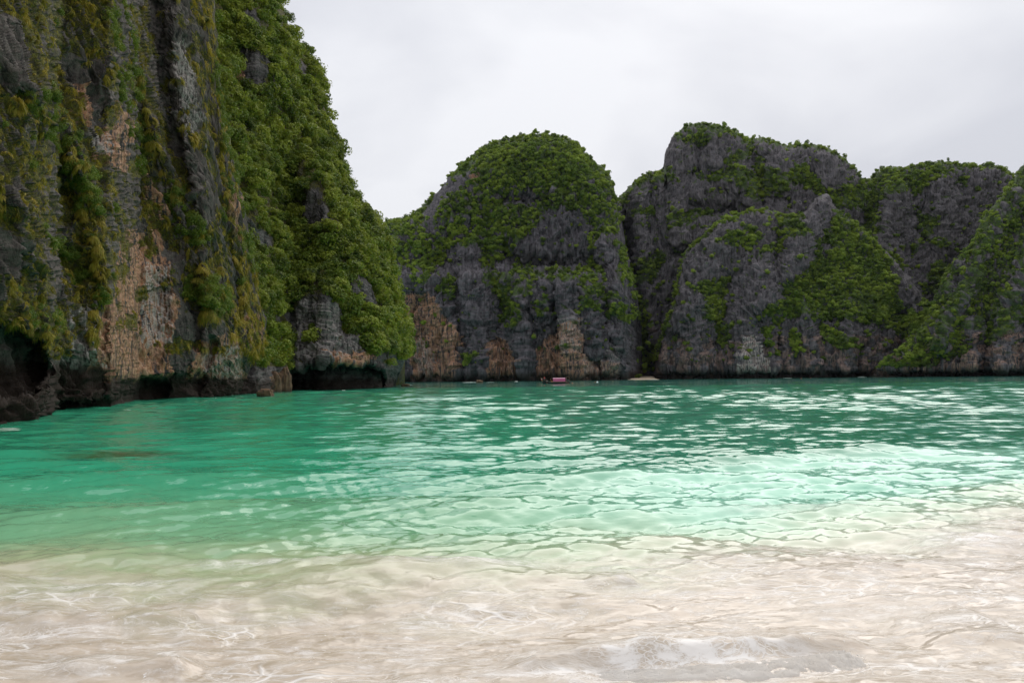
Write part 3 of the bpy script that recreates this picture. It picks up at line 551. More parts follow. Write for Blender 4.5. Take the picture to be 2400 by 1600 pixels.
def plant_thing(name, label, cat, group, meshes, loc, s, rz, sz=None):
    e = empty(name, loc); e.rotation_euler = (0, 0, rz); e.scale = (s, s, s*(sz or 1)); tag(e, label, cat, group)
    c = bpy.data.objects.new('crown', meshes[0]); COL.objects.link(c); c.parent = e
    t = bpy.data.objects.new('trunk', meshes[1]); COL.objects.link(t); t.parent = e
    return e, c
def plants(Ly, n, n_ind, sz, srcs, nm, lab, cat, grp, stuffname, stufflab, extra=None, seed=1, inset=0.35, use=None):
    idx = pick(Ly, n, extra, seed=seed); r = np.random.default_rng(seed+5)
    P = Ly['P'].reshape(-1, 3)[idx]; Nn = Ly['N'].reshape(-1, 3)[idx]; D = Ly['D'].ravel()[idx]
    s = (sz[0]+(sz[1]-sz[0])*r.random(n)**1.7)*D/FPX
    P = P+Nn*(s*inset)[:, None]-np.array([0, 0, 0.55])*s[:, None]
    order = np.argsort(-(s/D)); ind = order[:n_ind]; rest = order[n_ind:]
    crowns = []
    for q, i in enumerate(ind):
        e, c = plant_thing(nm, lab, cat, grp, srcs[q % len(srcs)], P[i], s[i], r.random()*6.28, 0.8+0.4*r.random())
        if q < len(srcs): crowns.append(c)
    if use: crowns = use
    rot = np.stack([r.normal(size=len(rest))*0.25, r.normal(size=len(rest))*0.25, r.random(len(rest))*6.28], 1); sc = np.stack([s[rest], s[rest], s[rest]*(0.7+0.6*r.random(len(rest)))], 1)
    scatter_stuff(stuffname, stufflab, crowns, P[rest], rot, sc)
    return crowns
up = lambda Ly: np.clip(0.35+Ly['N'][..., 2], 0.15, 1.2)
B['veg'] = B['veg']*(blur(B['veg'], 14) > 0.72)
BC = plants(B, 2700, 200, (12, 29), CR, 'scrub_tree', 'leafy green tree rooted in the dense scrub of the headland', 'tree', 'trees on the headland slope', 'headland_scrub', 'dense green scrub covering the headland', seed=2)
plants(B, 3000, 0, (7, 13), CR, 'scrub_tree', '', 'tree', '', 'headland_undergrowth', 'low undergrowth between the trees of the headland', seed=12, use=BC, inset=0.1)
plants(Cc, 7500, 60, (3.0, 8.5), CRF, 'dome_tree', 'small dark tree on the grey dome across the bay', 'tree', 'trees on the domed cliff', 'dome_scrub', 'green scrub capping the dome', seed=3)
plants(Dd, 5600, 50, (2.6, 8.0), CRF, 'summit_tree', 'small tree clinging to the grey twin-peaked massif', 'tree', 'trees on the twin-peaked massif', 'massif_scrub', 'green scrub in the clefts of the massif', seed=4)
plants(E, 6500, 60, (2.8, 9), CRF, 'hillside_tree', 'small bright tree on the green-gullied hill below the twin peaks', 'tree', 'trees on the front hill', 'hill_scrub', 'bright green scrub on the front hill', seed=5)
plants(G, 3200, 30, (2.8, 8.5), CRF, 'ridge_tree', 'small tree on the mossy ridge at the right edge', 'tree', 'trees on the mossy ridge', 'ridge_scrub', 'yellowish scrub on the mossy ridge', seed=6)

# hanging grass tussocks on the near cliff: the largest as things, the rest as one mass
def tussocks(Ly, n, n_ind, sz, seed, extra, stuffname, stufflab, lab, grp, minpx):
    idx = pick(Ly, n, extra, seed=seed); r = np.random.default_rng(seed+5)
    P = Ly['P'].reshape(-1, 3)[idx]; Nn = Ly['N'].reshape(-1, 3)[idx]; D = Ly['D'].ravel()[idx]; px = Ly['PX'].ravel()[idx]; py = Ly['PY'].ravel()[idx]
    s = (sz[0]+(sz[1]-sz[0])*r.random(n)**2.2)*D/FPX
    yaw = np.arctan2(Nn[:, 0], -Nn[:, 1])+r.normal(size=n)*0.3
    P = P+Nn*(s*0.05)[:, None]
    inview = (px > 5) & (py > 5); order = np.argsort(-(s/D)*inview); ind = order[:n_ind]; rest = order[n_ind:]
    crowns = []
    for q, i in enumerate(ind):
        o = bpy.data.objects.new('grass_tussock', TU[q % 4]); COL.objects.link(o); o.location = P[i]; o.rotation_euler = (0, 0, yaw[i]); o.scale = (s[i],)*3
        tag(o, lab, 'grass tussock', grp); crowns.append(o)
    rot = np.stack([r.normal(size=len(rest))*0.15, 0*yaw[rest], yaw[rest]], 1); sc = np.stack([s[rest]*(0.8+0.5*r.random(len(rest))), s[rest], s[rest]*(0.7+0.9*r.random(len(rest)))], 1)
    scatter_stuff(stuffname, stufflab, crowns[:4], P[rest], rot, sc)
A['ledge'] = sst(-0.30, 0.22, A['dsp']+0.25*A['N'][..., 2]+0.5*fbm(A['PX']/15, A['PY']/22, 0*A['PX']+3, 2))**1.2+0.08
tussocks(A, 14500, 180, (8, 31), 8, A['ledge'], 'hanging_moss', 'yellow-green hanging moss and grass covering the near cliff', 'yellow-green tuft of hanging grass on the near left cliff', 'grass tussocks hanging on the near cliff', 0)

GRN = np.clip(pm([k_([(235, -60), (300, -60), (330, 250), (350, 430), (325, 400), (265, 150)]), k_([(385, 400), (470, 480), (485, 580), (400, 530)]), k_([(40, 200), (130, 215), (240, 420), (225, 490), (110, 330)]), k_([(60, 480), (190, 590), (240, 720), (170, 640)]),
                  k_([(490, 100), (520, 100), (560, 420), (590, 640), (560, 600), (515, 350)]), k_([(60, 690), (130, 700), (150, 760), (90, 760)]), k_([(430, 620), (530, 680), (520, 730), (440, 700)])], A['PX'], A['PY'], 16, 30), 0, 1)*(A['P'][..., 2] > 5)
plants(A, 700, 60, (9, 26), CRB, 'cliff_bush', 'fresh green leafy bush rooted in a mossy gully of the near cliff', 'bush', 'green bushes on the near cliff', 'gully_leaves', 'fresh green leaves filling the gullies of the near cliff', extra=GRN+0.012, seed=9, inset=0.2)

# ------------------------------------------------------------------ sea
def shore_y(X): return 7.3+0.44*np.maximum(X, 0)-0.03*np.minimum(X, 0)+0.25*np.sin(X*0.9+0.6)
def sea():
    cp = np.concatenate([np.linspace(-1400, -60, 70), np.arange(-50, 2450, 3.2), np.linspace(2460, 3900, 76)]); a = (cp-1200)/FPX
    ys = [1.2]
    while ys[-1] < 4.4: ys.append(ys[-1]+0.1)
    while ys[-1] < 170: ys.append(ys[-1]*1.0056)
    while ys[-1] < 1500: ys.append(ys[-1]*1.03)
    ys = np.array(ys); X = ys[:, None]*a[None]; Y = np.repeat(ys[:, None], len(a), 1)
    X = X+0.6*np.sign(a)[None]*np.maximum(0, 6-Y)*np.abs(a)[None]
    r = np.random.default_rng(11); Z = np.zeros_like(X); sp = 0.0056*Y; DX = np.zeros_like(X); DY = np.zeros_like(X)
    lam = np.exp(np.linspace(math.log(0.16), math.log(11), 84))
    gust = 0.75+0.7*fbm(X*0.05, Y*0.018, 0*X, 3)
    calm = 1-0.45*sst(-2, -9, X)*(Y < 60)
    for l in lam:
        th = -math.pi/2+r.normal()*0.40*(1.45 if l < 0.4 else 0.9); kx, ky = math.cos(th)*2*math.pi/l, math.sin(th)*2*math.pi/l
        sl_ = 0.0400*(1.75 if l < 0.8 else 0.85 if l < 1.8 else 0.55 if l < 4 else 0.32); A_ = sl_*l/(2*math.pi)*1.25
        wgt = sst(1.9, 3.6, l/sp); ph = kx*X+ky*Y+r.random()*6.28
        am = A_*wgt*(1+0.55*sst(22, 70, Y))*gust*(1-0.55*sst(1.0, -2.0, Y-shore_y(X)))*(calm if l < 1.5 else 1)
        Z += am*np.sin(ph); q = 0.5*am*np.cos(ph); DX += q*kx/math.hypot(kx, ky); DY += q*ky/math.hypot(kx, ky)
    # swell running up the beach
    s = Y-shore_y(X)
    near = sst(34, 10, Y)
    sw = 0.5*fbm(X*0.22, Y*0.16, 0*X, 2)
    Z += near*0.075*np.sin((Y+0.5*np.sin(X*0.3)+sw*2.2)*2*math.pi/3.6)*sst(4, 8, Y)
    Z += 0.10*np.exp(-((Y-(16.2+0.35*np.maximum(X-1, 0)))/0.9)**2)*sst(0.5, 3.5, X)*sst(18, 9, X)
    # churned shallows
    tb = sst(1.6, -0.8, s)
    wx = fbm(X*0.8, Y*1.2, 0*X+3, 2)
    Z += tb*(0.040*fbm(X*0.9+wx, Y*2.6, 0*X+1, 4, 0.5)+0.010*fbm(X*2.2+2*wx, Y*7.5+2*wx, 0*X+4, 4, 0.55, True))
    # the shore break at lower right, a smaller one at the bottom and one on the left
    def hump(px0, py0, px1, py1, hgt, wdt):
        p0, p1 = ground(px0, py0), ground(px1, py1); dx, dy = p1[:2]-p0[:2]; t = ((X-p0[0])*dx+(Y-p0[1])*dy)/(dx*dx+dy*dy)
        d = ((Y-p0[1])*dx-(X-p0[0])*dy)/math.hypot(dx, dy); tt = np.clip(t, 0, 1)
        e = sst(-0.15, 0.25, t)*sst(1.18, 0.95, t); pr = np.where(d > 0, np.exp(-(d/(wdt*2.4))**2), np.exp(-(d/(wdt*0.62))**2)); return hgt*e*pr*(0.85+0.3*pn(X*3, Y*3, 0*X))
    Z += hump(1200, 1572, 1960, 1512, 0.19, 0.14)+hump(-60, 1430, 460, 1420, 0.09, 0.22)+hump(100, 1560, 420, 1550, 0.12, 0.16)+hump(900, 1610, 1360, 1600, 0.05, 0.1)+hump(2180, 1500, 2400, 1490, 0.12, 0.25)+hump(2180, 1290, 2380, 1270, 0.12, 0.3)+hump(1380, 1365, 1480, 1362, 0.08, 0.12)
    cap = sst(3.2, 4.2, Y); Z = Z*cap; DX *= cap; DY *= cap
    P = np.stack([X-DX, Y-DY, Z], -1)
    o = mesh_obj('water', P.reshape(-1, 3), grid_faces(*X.shape), None)
    # what the water itself looks like: sand in suspension near the beach, turquoise, emerald, deeper green
    sn = s+1.4*fbm(X*0.35, Y*0.5, 0*X+7, 3)+0.35*fbm(X*1.5, Y*2.5, 0*X+5, 3)
    rX = sst(-1.5, 4.0, X)[..., None]
    C = lambda *c: np.array(c)
    beige, olive = C(0.53, 0.455, 0.365), C(0.36, 0.42, 0.235)
    paleL, paleR = C(0.17, 0.39, 0.215), C(0.25, 0.56, 0.41)
    emer, deep, far = C(0.034, 0.31, 0.17), C(0.042, 0.26, 0.155), C(0.055, 0.25, 0.195)
    def lerp(a_, b_, t): return a_*(1-t[..., None])+b_*t[..., None]
    c = lerp(np.ones(X.shape+(3,))*C(0.42, 0.35, 0.265), beige, sst(-2.5, 2.0, X+0.8*fbm(X*0.6, Y*0.9, 0*X+12, 3)))
    ol = olive*(1-rX)+C(0.42, 0.56, 0.39)*rX; c = lerp(c, ol, sst(-1.1, 1.3, sn))
    pale = paleL*(1-rX)+paleR*rX; c = lerp(c, pale, sst(0.3, 3.0, sn))
    Yt = 15.2+0.35*np.maximum(X, 0)
    tL = sst(2.0, 9.5, sn); tR = sst(-0.6, 0.9, Y-Yt+0.8*fbm(X*0.3, Y*0.3, 0*X, 2)); tt = tL*(1-rX[..., 0])+tR*rX[..., 0]
    c = lerp(c, emer*(1-rX)+deep*rX, tt)
    bright = sst(0.1, 0.6, fbm(X*0.05, Y*0.03, 0*X+9, 3))*sst(12, 20, Y)
    c = lerp(c, C(0.045, 0.38, 0.22), 0.6*bright*(Y < 90)); c = lerp(c, deep, sst(40, 90, Y)*0.5); c = lerp(c, far, sst(110, 300, Y))
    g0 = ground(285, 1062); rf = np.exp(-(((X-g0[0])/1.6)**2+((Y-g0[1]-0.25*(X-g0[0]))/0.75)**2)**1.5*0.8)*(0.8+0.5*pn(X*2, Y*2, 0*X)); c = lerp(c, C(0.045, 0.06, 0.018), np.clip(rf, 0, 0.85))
    set_attr(o, 'body', np.concatenate([c, np.ones(X.shape+(1,))], -1).reshape(-1, 4))
    fo = sst(0.5, -0.7, s+0.8*fbm(X*0.5, Y*0.7, 0*X+2, 3)); fo = np.maximum(fo, 0.55*sst(9.5, 8.2, Y)*(X < -1)*sst(8, 7, Y))
    thick = np.zeros_like(X)
    def patch(px, py, rx, ry, v):
        g = ground(px, py); return v*np.exp(-(((X-g[0])/rx)**2+((Y-g[1])/ry)**2))
    for q in ((150, 1450, .55, .14, 1), (620, 1330, .9, .12, .6), (260, 1370, .9, .12, .8), (120, 1560, .35, .15, .7), (300, 1530, .5, .10, .8), (2300, 1265, .8, .35, 1), (2280, 1320, .5, .2, .6), (2250, 1450, .5, .15, .7), (1700, 1540, .85, .16, 1.3), (1650, 1582, .95, .08, 1.2), (1880, 1490, .28, .16, 1.0), (1500, 1560, .5, .10, .9), (1430, 1370, .3, .1, .6), (1100, 1330, 1.0, .2, .7), (1000, 1590, .8, .1, .7), (1320, 1590, .5, .1, 1), (2050, 1420, .6, .2, .5), (1850, 1200, 1.2, .4, .35)): thick += patch(*q)
    set_attr(o, 'foam', np.stack([fo, np.clip(thick, 0, 1.3), sst(2.5, -1.5, s), np.ones_like(fo)], -1).reshape(-1, 4))
    return o
m = M('sea_water'); bc = m.attr('body').outputs['Color']; fa = m.attr('foam'); fs = m.n('ShaderNodeSeparateColor'); m.l(fa.outputs['Color'], fs.inputs[0])
p_ = m.pos((1, 1, 1)); pst = m.pos((0.75, 2.3, 1.0), rot=(0, 0, math.radians(-9)))
warp = m.n('ShaderNodeTexNoise'); warp.inputs['Scale'].default_value = 1.1; warp.inputs['Detail'].default_value = 3; m.l(pst, warp.inputs['Vector'])
wv = m.n('ShaderNodeVectorMath', operation='MULTIPLY_ADD'); m.l(warp.outputs['Color'], wv.inputs[0]); wv.inputs[1].default_value = (0.8, 0.8, 0); m.l(pst, wv.inputs[2])
f1 = m.noise(wv.outputs[0], 4.2, 10, 0.74, 0.25); f2 = m.noise(wv.outputs[0], 0.9, 5, 0.6, 0.3)
vo = m.vor(wv.outputs[0], 3.2, 'DISTANCE_TO_EDGE'); lace = m.ramp(vo, (0.0, 1.0), (0.09, 0.0)); vo2 = m.vor(wv.outputs[0], 9.0, 'DISTANCE_TO_EDGE'); lace2 = m.ramp(vo2, (0.0, 1.0), (0.10, 0.0))
lacef = m.math('MULTIPLY', m.math('MAXIMUM', lace, m.math('MULTIPLY', lace2, 0.6)), m.ramp(f2, (0.46, 0), (0.62, 0.85)))
strk = m.ramp(f1, (0.50, 0.0), (0.66, 0.75))
sand = m.ramp(m.noise(wv.outputs[0], 1.7, 8, 0.66, 0.5), (0.40, 0.0), (0.60, 1.0))
body = m.mixc(m.math('MULTIPLY', fs.outputs[2], m.math('MULTIPLY', sand, 0.55)), bc, (0.66, 0.565, 0.47))
body = m.mixc(m.math('MULTIPLY', fs.outputs[0], m.ramp(m.noise(wv.outputs[0], 3.6, 8, 0.72, 0.6), (0.38, 0.6), (0.48, 0.0))), body, (0.40, 0.32, 0.235))
vo3 = m.vor(wv.outputs[0], 17, 'DISTANCE_TO_EDGE'); th_ = m.math('MULTIPLY', fs.outputs[1], m.math('MAXIMUM', m.ramp(f1, (0.44, 0.0), (0.56, 1.0)), m.math('MULTIPLY', m.ramp(vo3, (0.0, 1.0), (0.12, 0.0)), 0.8)))
foam = m.math('MAXIMUM', m.math('MULTIPLY', fs.outputs[0], m.math('MAXIMUM', lacef, strk)), th_); foam = m.math('MINIMUM', foam, 0.92)
speck = m.ramp(m.noise(p_, 26, 3, 0.6), (0.66, 0), (0.72, 1)); foam = m.math('MAXIMUM', foam, m.math('MULTIPLY', m.math('MULTIPLY', speck, fs.outputs[0]), m.ramp(f2, (0.40, 1), (0.55, 0))))
colr = m.mixc(foam, body, (0.80, 0.775, 0.745))
nb = m.noise(m.pos((1, 1.6, 1)), 7.5, 3, 0.55, 0.3); nb2 = m.noise(m.pos((1, 1.9, 1)), 1.9, 3, 0.5, 0.2); nf = m.noise(m.pos((0.45, 0.75, 1)), 1.5, 4, 0.6, 0.2)
nrm = m.bump(nb, 0.25, 0.010); nrm = m.bump(nb2, 0.2, 0.03, nrm); nrm = m.bump(nf, 0.25, 0.2, nrm); nrm = m.bump(foam, 0.35, 0.02, nrm)
ro = m.math('ADD', m.math('MULTIPLY', foam, 0.5), 0.04)
m.set(Base_Color=colr, Roughness=ro, IOR=1.5, Normal=nrm)
W = sea(); W.data.materials.append(m.m); tag(W, 'bay water shading from sand-clouded shallows through turquoise to emerald', kind='structure')

# ------------------------------------------------------------------ sand: the little cove beach, and the beach the camera stands on
MS = plain('sand', (0.55, 0.45, 0.33), 0.9, 0.12, 3); MW = plain('dry_sand', (0.62, 0.53, 0.42), 0.95, 0.08, 2)
xs = np.linspace(1380, 1580, 60); g = np.array([[at(x, 870, 585-0.12*abs(x-1500)+dd)[:2].tolist()+[z-1.3*max(0, (abs(x-1488)-38)/20)+0.2*math.sin(x*0.11+dd)*(z > 0.3)] for x in xs] for dd, z in ((-75, -1.2), (-62, -0.1), (-50, 0.5), (-30, 1.0), (10, 1.6), (70, 3))])
o = mesh_obj('cove_beach', g.reshape(-1, 3), grid_faces(6, 60), MS); tag(o, 'small pale sand beach in the cleft between the dome and the front hill', kind='structure')
yy = np.array([4.3, 3.4, 2.4, 1.0, -2, -8, -25]); zz_ = np.array([-0.3, -0.14, -0.02, 0.10, 0.35, 0.9, 1.6]); xx = np.linspace(-40, 40, 81)
g = np.stack([np.repeat(xx[None], 7, 0), np.repeat(yy[:, None], 81, 1), zz_[:, None]+0.03*fbm(np.repeat(xx[None], 7, 0)*0.5, np.repeat(yy[:, None], 81, 1)*0.5, np.zeros((7, 81)), 2)], -1)
o = mesh_obj('beach', g.reshape(-1, 3), grid_faces(7, 81)[:, ::-1].copy(), MW); tag(o, 'pale sand beach under the camera', kind='structure')
# sea bed under the shallows so the sheet of water has a floor
o = mesh_obj('seabed', [(-900, 4, -3), (900, 4, -3), (1500, 1600, -12), (-1500, 1600, -12)], [(0, 1, 2, 3)], MS); tag(o, kind='structure')

# ------------------------------------------------------------------ boulders
def boulder(name, label, px, py, wpx, hpx, mat, seed, cat='boulder', sink=0.35):
    c = ground(px, py); sc_ = c[1]/FPX; n = 24
    u, v = np.meshgrid(np.linspace(0, 2*math.pi, n*2+1), np.linspace(0.02, math.pi-0.02, n)); d = np.stack([np.sin(v)*np.cos(u), np.sin(v)*np.sin(u), np.cos(v)], -1)
    r = 1+0.55*fbm(d[..., 0]*1.1+seed, d[..., 1]*1.1, d[..., 2]*1.1, 4, 0.5)-0.25*np.abs(pn(d[..., 0]*2+seed, d[..., 1]*2, d[..., 2]*3)); q = np.sign(d)*np.abs(d)**0.75
    P = q*r[..., None]*np.array([wpx/2, wpx/2*0.8, hpx])*sc_; P[..., 2] += hpx*sc_*(0.5-sink)
    P[:, -1] = P[:, 0]
    o = mesh_obj(name, P.reshape(-1, 3), grid_faces(*u.shape), mat); o.location = c; set_attr(o, 'mask', np.concatenate([np.zeros(P.shape), sst(0.25*hpx*sc_, 0.05*hpx*sc_, P[..., 2])[..., None]*0.8], -1).reshape(-1, 4)); tag(o, label, cat); return o
MBR = rock_mat('brown_rock', 0.6, (0.07, 0.04, 0.022), (0.24, 0.15, 0.085), 0.4)
boulder('boulder', 'small flat-topped brown boulder standing alone in the water before the cliff', 623, 930, 36, 17, MBR, 1)
boulder('boulder', 'rounded brown boulder under the bright bush between cliff and headland', 640, 920, 40, 42, MBR, 4)
boulder('boulder', 'ragged dark brown boulder left of the sea cave mouth', 664, 919, 34, 50, MBR, 7)
boulder('boulder', 'tiny wet rock off the tip of the wooded headland', 950, 905, 20, 5, MBR, 9)
boulder('boulder', 'low tan rock awash at the foot of the dome', 1124, 897, 16, 6, MBR, 12)

# ------------------------------------------------------------------ bright bushes that stand out one by one
def at_surface(Ly, px, py):
    d = (Ly['PX']-px)**2+(Ly['PY']-py)**2; i = np.unravel_index(np.argmin(d), d.shape); return Ly['P'][i], Ly['N'][i], Ly['D'][i]
def bush(Ly, px, py, spx, label, src=None, name='leafy_bush', cat='bush', tall=1.0, grp=None):
    P, Nn, D = at_surface(Ly, px, py); s = spx*0.5*D/FPX; r = random.random()
    e, c = plant_thing(name, label, cat, grp, (src or CRB)[int(r*99) % 2], P+Nn*s*0.3-np.array([0, 0, 0.6*s]), s, r*6.28, tall); return e
for q in ((455, 525, 44, 'bright green bush halfway down the near cliff, right of the ochre wall', 1.5), (130, 205, 70, 'leafy bush on the upper left shoulder of the near cliff', 0.8), (85, 385, 44, 'dark leafy bush near the left edge on the near cliff', 1.0),
          (640, 835, 62, 'bright lime bush just above the boulders where cliff meets headland', 0.8), (600, 862, 44, 'yellow-green bush low beside the cliff foot', 0.9), (290, 20, 50, 'vivid green bush at the top of the near cliff', 1.8),
          (105, 530, 40, 'small round bush below a grass curtain on the near cliff', 1.0), (60, 680, 30, 'little yellow-green bush above the dark cave', 1.0), (350, 330, 34, 'slender bush beside the pale streaks of the near cliff', 1.6), (125, 742, 34, 'small bush perched right of the cave mouth', 1.0), (600, 665, 40, 'tufted bush on the corner of the near cliff above the headland', 1.1),
          (200, 560, 40, 'light bush among moss left of the ochre wall', 1.2), (310, 100, 46, 'upright bright bush in the green gully at the top', 2.0), (335, 190, 36, 'narrow bright bush lower in the green gully', 2.0)):
    bush(A, q[0], q[1], q[2], q[3], tall=q[4])
bush(B, 660, 800, 46, 'leafy bush on the ledge over the sea cave boulders'); bush(B, 905, 800, 30, 'pale bush low on the headland near its tip')
for q in ((1008, 1350, 'mid'),): pass
P0, N0, D0 = at_surface(Cc, 1105, 845); bush(Cc, 1105, 845, 26, 'isolated green bush low on the dome between rust streaks', CRF, tall=1.0)
bush(Cc, 1385, 795, 12, 'single small bush on the bare lower right of the dome', CRF)
c = at(1497, 885, 556); plant_thing('cove_bush', 'round green bush on the sand of the cove beach', 'bush', None, CRF[0], (c[0], 556, 1.6), 3.6, 1.0, 0.7)
for q, (x, y, s_) in enumerate(((1470, 860, 16), (1490, 845, 20), (1512, 855, 18), (1500, 815, 18), (1520, 800, 16), (1485, 790, 14), (1530, 760, 16), (1478, 740, 12))):
    c = at(x, y, 590); plant_thing('cleft_tree', 'dark tree in the shaded cleft above the cove beach', 'tree', 'trees in the cleft behind the cove', CRF[q % 4], (c[0], 590+q, c[2]-3), s_*0.5*590/FPX, q, 1.1)

# ------------------------------------------------------------------ surf at the foot of the cliffs
MFO = M('foam'); MFO.set(Base_Color=(0.90, 0.885, 0.86), Roughness=0.8); tr_ = MFO.n('ShaderNodeBsdfTranslucent'); tr_.inputs[0].default_value = (0.84, 0.82, 0.79, 1); mx2 = MFO.n('ShaderNodeMixShader'); mx2.inputs[0].default_value = 0.7; MFO.l(MFO.p.outputs[0], mx2.inputs[1]); MFO.l(tr_.outputs[0], mx2.inputs[2]); MFO.l(mx2.outputs[0], MFO.out.inputs[0]); MFO = MFO.m
def foam_patch(name, px, py, wpx, hpx, seed, lift=0.0):
    c = ground(px, py); sc_ = c[1]/FPX; n = 40; u, v = np.meshgrid(np.linspace(-1, 1, n*2), np.linspace(-1, 1, n//2)); rr = np.sqrt(u*u+v*v)
    z = (sst(1.0, 0.3, rr+0.5*fbm(u*3+seed, v*3, 0*u, 3)))*0.6*hpx*sc_*(0.4+0.9*np.abs(fbm(u*6+seed, v*3, 0*u+seed, 4, 0.6))*2)-0.04
    P = np.stack([u*wpx/2*sc_, v*wpx/5*sc_, z+lift], -1); o = mesh_obj(name, P.reshape(-1, 3), grid_faces(*u.shape), MFO); o.location = c; return o
for q, (x, y, w_, h_, lb) in enumerate(((503, 936, 26, 9, 'white surf breaking in the cleft at the foot of the near cliff'), (568, 930, 34, 3, 'thin line of foam along the near cliff before the boulder'), (300, 960, 20, 3, 'foam lapping the dark tidal rock of the near cliff'), (400, 942, 14, 3, 'small splash at a black corner of the near cliff'), (20, 1002, 34, 4, 'foam at the left edge below the tidal rock'), (805, 917, 18, 9, 'white splash in front of the sea cave'), (918, 910, 22, 3, 'foam trailing from the headland tip'), (1100, 896, 26, 3, 'white surf at the foot of the dome'), (1150, 896, 20, 2, 'low foam line right of the tan rock'), (1210, 894, 8, 4, 'tiny splash against the dome'), (2020, 884, 18, 5, 'bright splash below the front hill'), (2150, 883, 28, 2.5, 'foam line under the mossy ridge'), (2262, 881, 22, 2.5, 'foam line near the right edge'), (1845, 886, 18, 2, 'thin foam under the undercut hill'), (960, 902, 12, 2, 'foam right beside the headland tip rock'), (1530, 890, 26, 2.5, 'white wash running up the cove beach'))):
    tag(foam_patch('surf_foam', x, y, w_*1.4, h_*0.75, q*3.3), lb, kind='stuff')

# ------------------------------------------------------------------ shore break
def crest(pts, hts, seed):
    pts = np.array([ground(*p)[:2] for p in pts]); n = 420; t = np.linspace(0, 1, n); k = np.linspace(0, 1, len(pts)); cx = np.interp(t, k, pts[:, 0]); cy = np.interp(t, k, pts[:, 1])
    for _ in range(30): cx[1:-1] = (cx[:-2]+cx[2:]+cx[1:-1])/3; cy[1:-1] = (cy[:-2]+cy[2:]+cy[1:-1])/3
    h = np.interp(t, np.linspace(0, 1, len(hts)), hts)*(1+0.10*pn(t*9+seed, 0*t, 0*t)+0.05*pn(t*40+seed, 0*t, 0*t)); tx = np.gradient(cx); ty = np.gradient(cy); L_ = np.hypot(tx, ty); nx, ny = ty/L_, -tx/L_
    if ny.mean() > 0: nx, ny = -nx, -ny
    return cx, cy, h, nx, ny
def splash(name, path, a0, a1, wid, hgt, nblob, seed, mat=MFO):
    cx, cy, h, nx, ny = path; r = np.random.default_rng(int(seed)); n = 260; m_ = 46; t = np.linspace(a0, a1, n); i = t*(len(cx)-1); k = np.arange(len(cx))
    X = np.interp(i, k, cx); Y = np.interp(i, k, cy); H = np.interp(i, k, h); NX = np.interp(i, k, nx); NY = np.interp(i, k, ny); v = np.linspace(0, 1, m_)
    T, V = np.meshgrid(t, v); edge = sst(a0, a0+0.12, T)*sst(a1, a1-0.06, T)
    off = (-0.1+wid*V)*np.repeat(H[None], m_, 0)*1.0; n1_ = fbm(T*26+seed, V*3, 0*T, 5, 0.65); n2_ = np.abs(fbm(T*60, V*7+seed, 0*T, 4, 0.7))
    z = H[None]*hgt*np.sin(np.clip(V*1.08, 0, 1)*math.pi)**0.7*edge*(0.6+1.7*n1_+2.2*n2_*n2_)-0.012-0.10*sst(0.8, 1.0, V)-0.05*(1-edge)
    P = np.stack([X[None]+NX[None]*off+0.05*n1_, Y[None]+NY[None]*off+0.03*n2_, z], -1); Vt = [P.reshape(-1, 3)]; Ft = [grid_faces(m_, n)]; b = n*m_
    ic = np.array([(0, 0, 1), (1, 0, 0), (0, 1, 0), (-1, 0, 0), (0, -1, 0), (0, 0, -1)], float); fc = np.array([(0, 1, 2, 2), (0, 2, 3, 3), (0, 3, 4, 4), (0, 4, 1, 1), (5, 2, 1, 1), (5, 3, 2, 2), (5, 4, 3, 3), (5, 1, 4, 4)])
    ti = r.random(nblob)*(a1-a0)+a0; ii = ti*(len(cx)-1); hh = np.interp(ii, k, h); o_ = (0.1+wid*r.random(nblob))*hh; zz2 = hh*hgt*(r.random(nblob)**1.6)*1.7*sst(a0, a0+0.1, ti)*sst(a1+0.02, a1-0.08, ti)
    ctr = np.stack([np.interp(ii, k, cx)+np.interp(ii, k, nx)*o_, np.interp(ii, k, cy)+np.interp(ii, k, ny)*o_, zz2], -1); rad = 0.002+0.003*r.random(nblob)**3
    q = ctr[:, None]+ic[None]*rad[:, None, None]*np.array([1, 1, 1.3]); Vt.append(q.reshape(-1, 3))
    tri = np.array([(0, 1, 2), (0, 2, 3), (0, 3, 4), (0, 4, 1), (5, 2, 1), (5, 3, 2), (5, 4, 3), (5, 1, 4)])
    o = mesh_obj(name, np.concatenate(Vt), [tuple(f) for f in Ft[0].tolist()]+[tuple(f) for f in ((np.arange(nblob)*6)[:, None, None]+tri[None]+b).reshape(-1, 3).tolist()], mat); return o
WPTS = [(1200, 1588), (1330, 1576), (1480, 1566), (1660, 1556), (1800, 1546), (1900, 1534), (1950, 1524), (1990, 1518)]
path = crest(WPTS, (0.03, 0.06, 0.09, 0.12, 0.15, 0.17, 0.15, 0.06), 1.0)
for nm, a0, a1, wd_, hg_, nb_, sd_ in (('wave_foam', 0.02, 0.97, 2.6, 0.30, 500, 2),):
    o = splash(nm, path, a0, a1, wd_, hg_, nb_, sd_); tag(o, 'white broken foam tumbling at the foot of the small shore wave, lower right', 'wave foam')

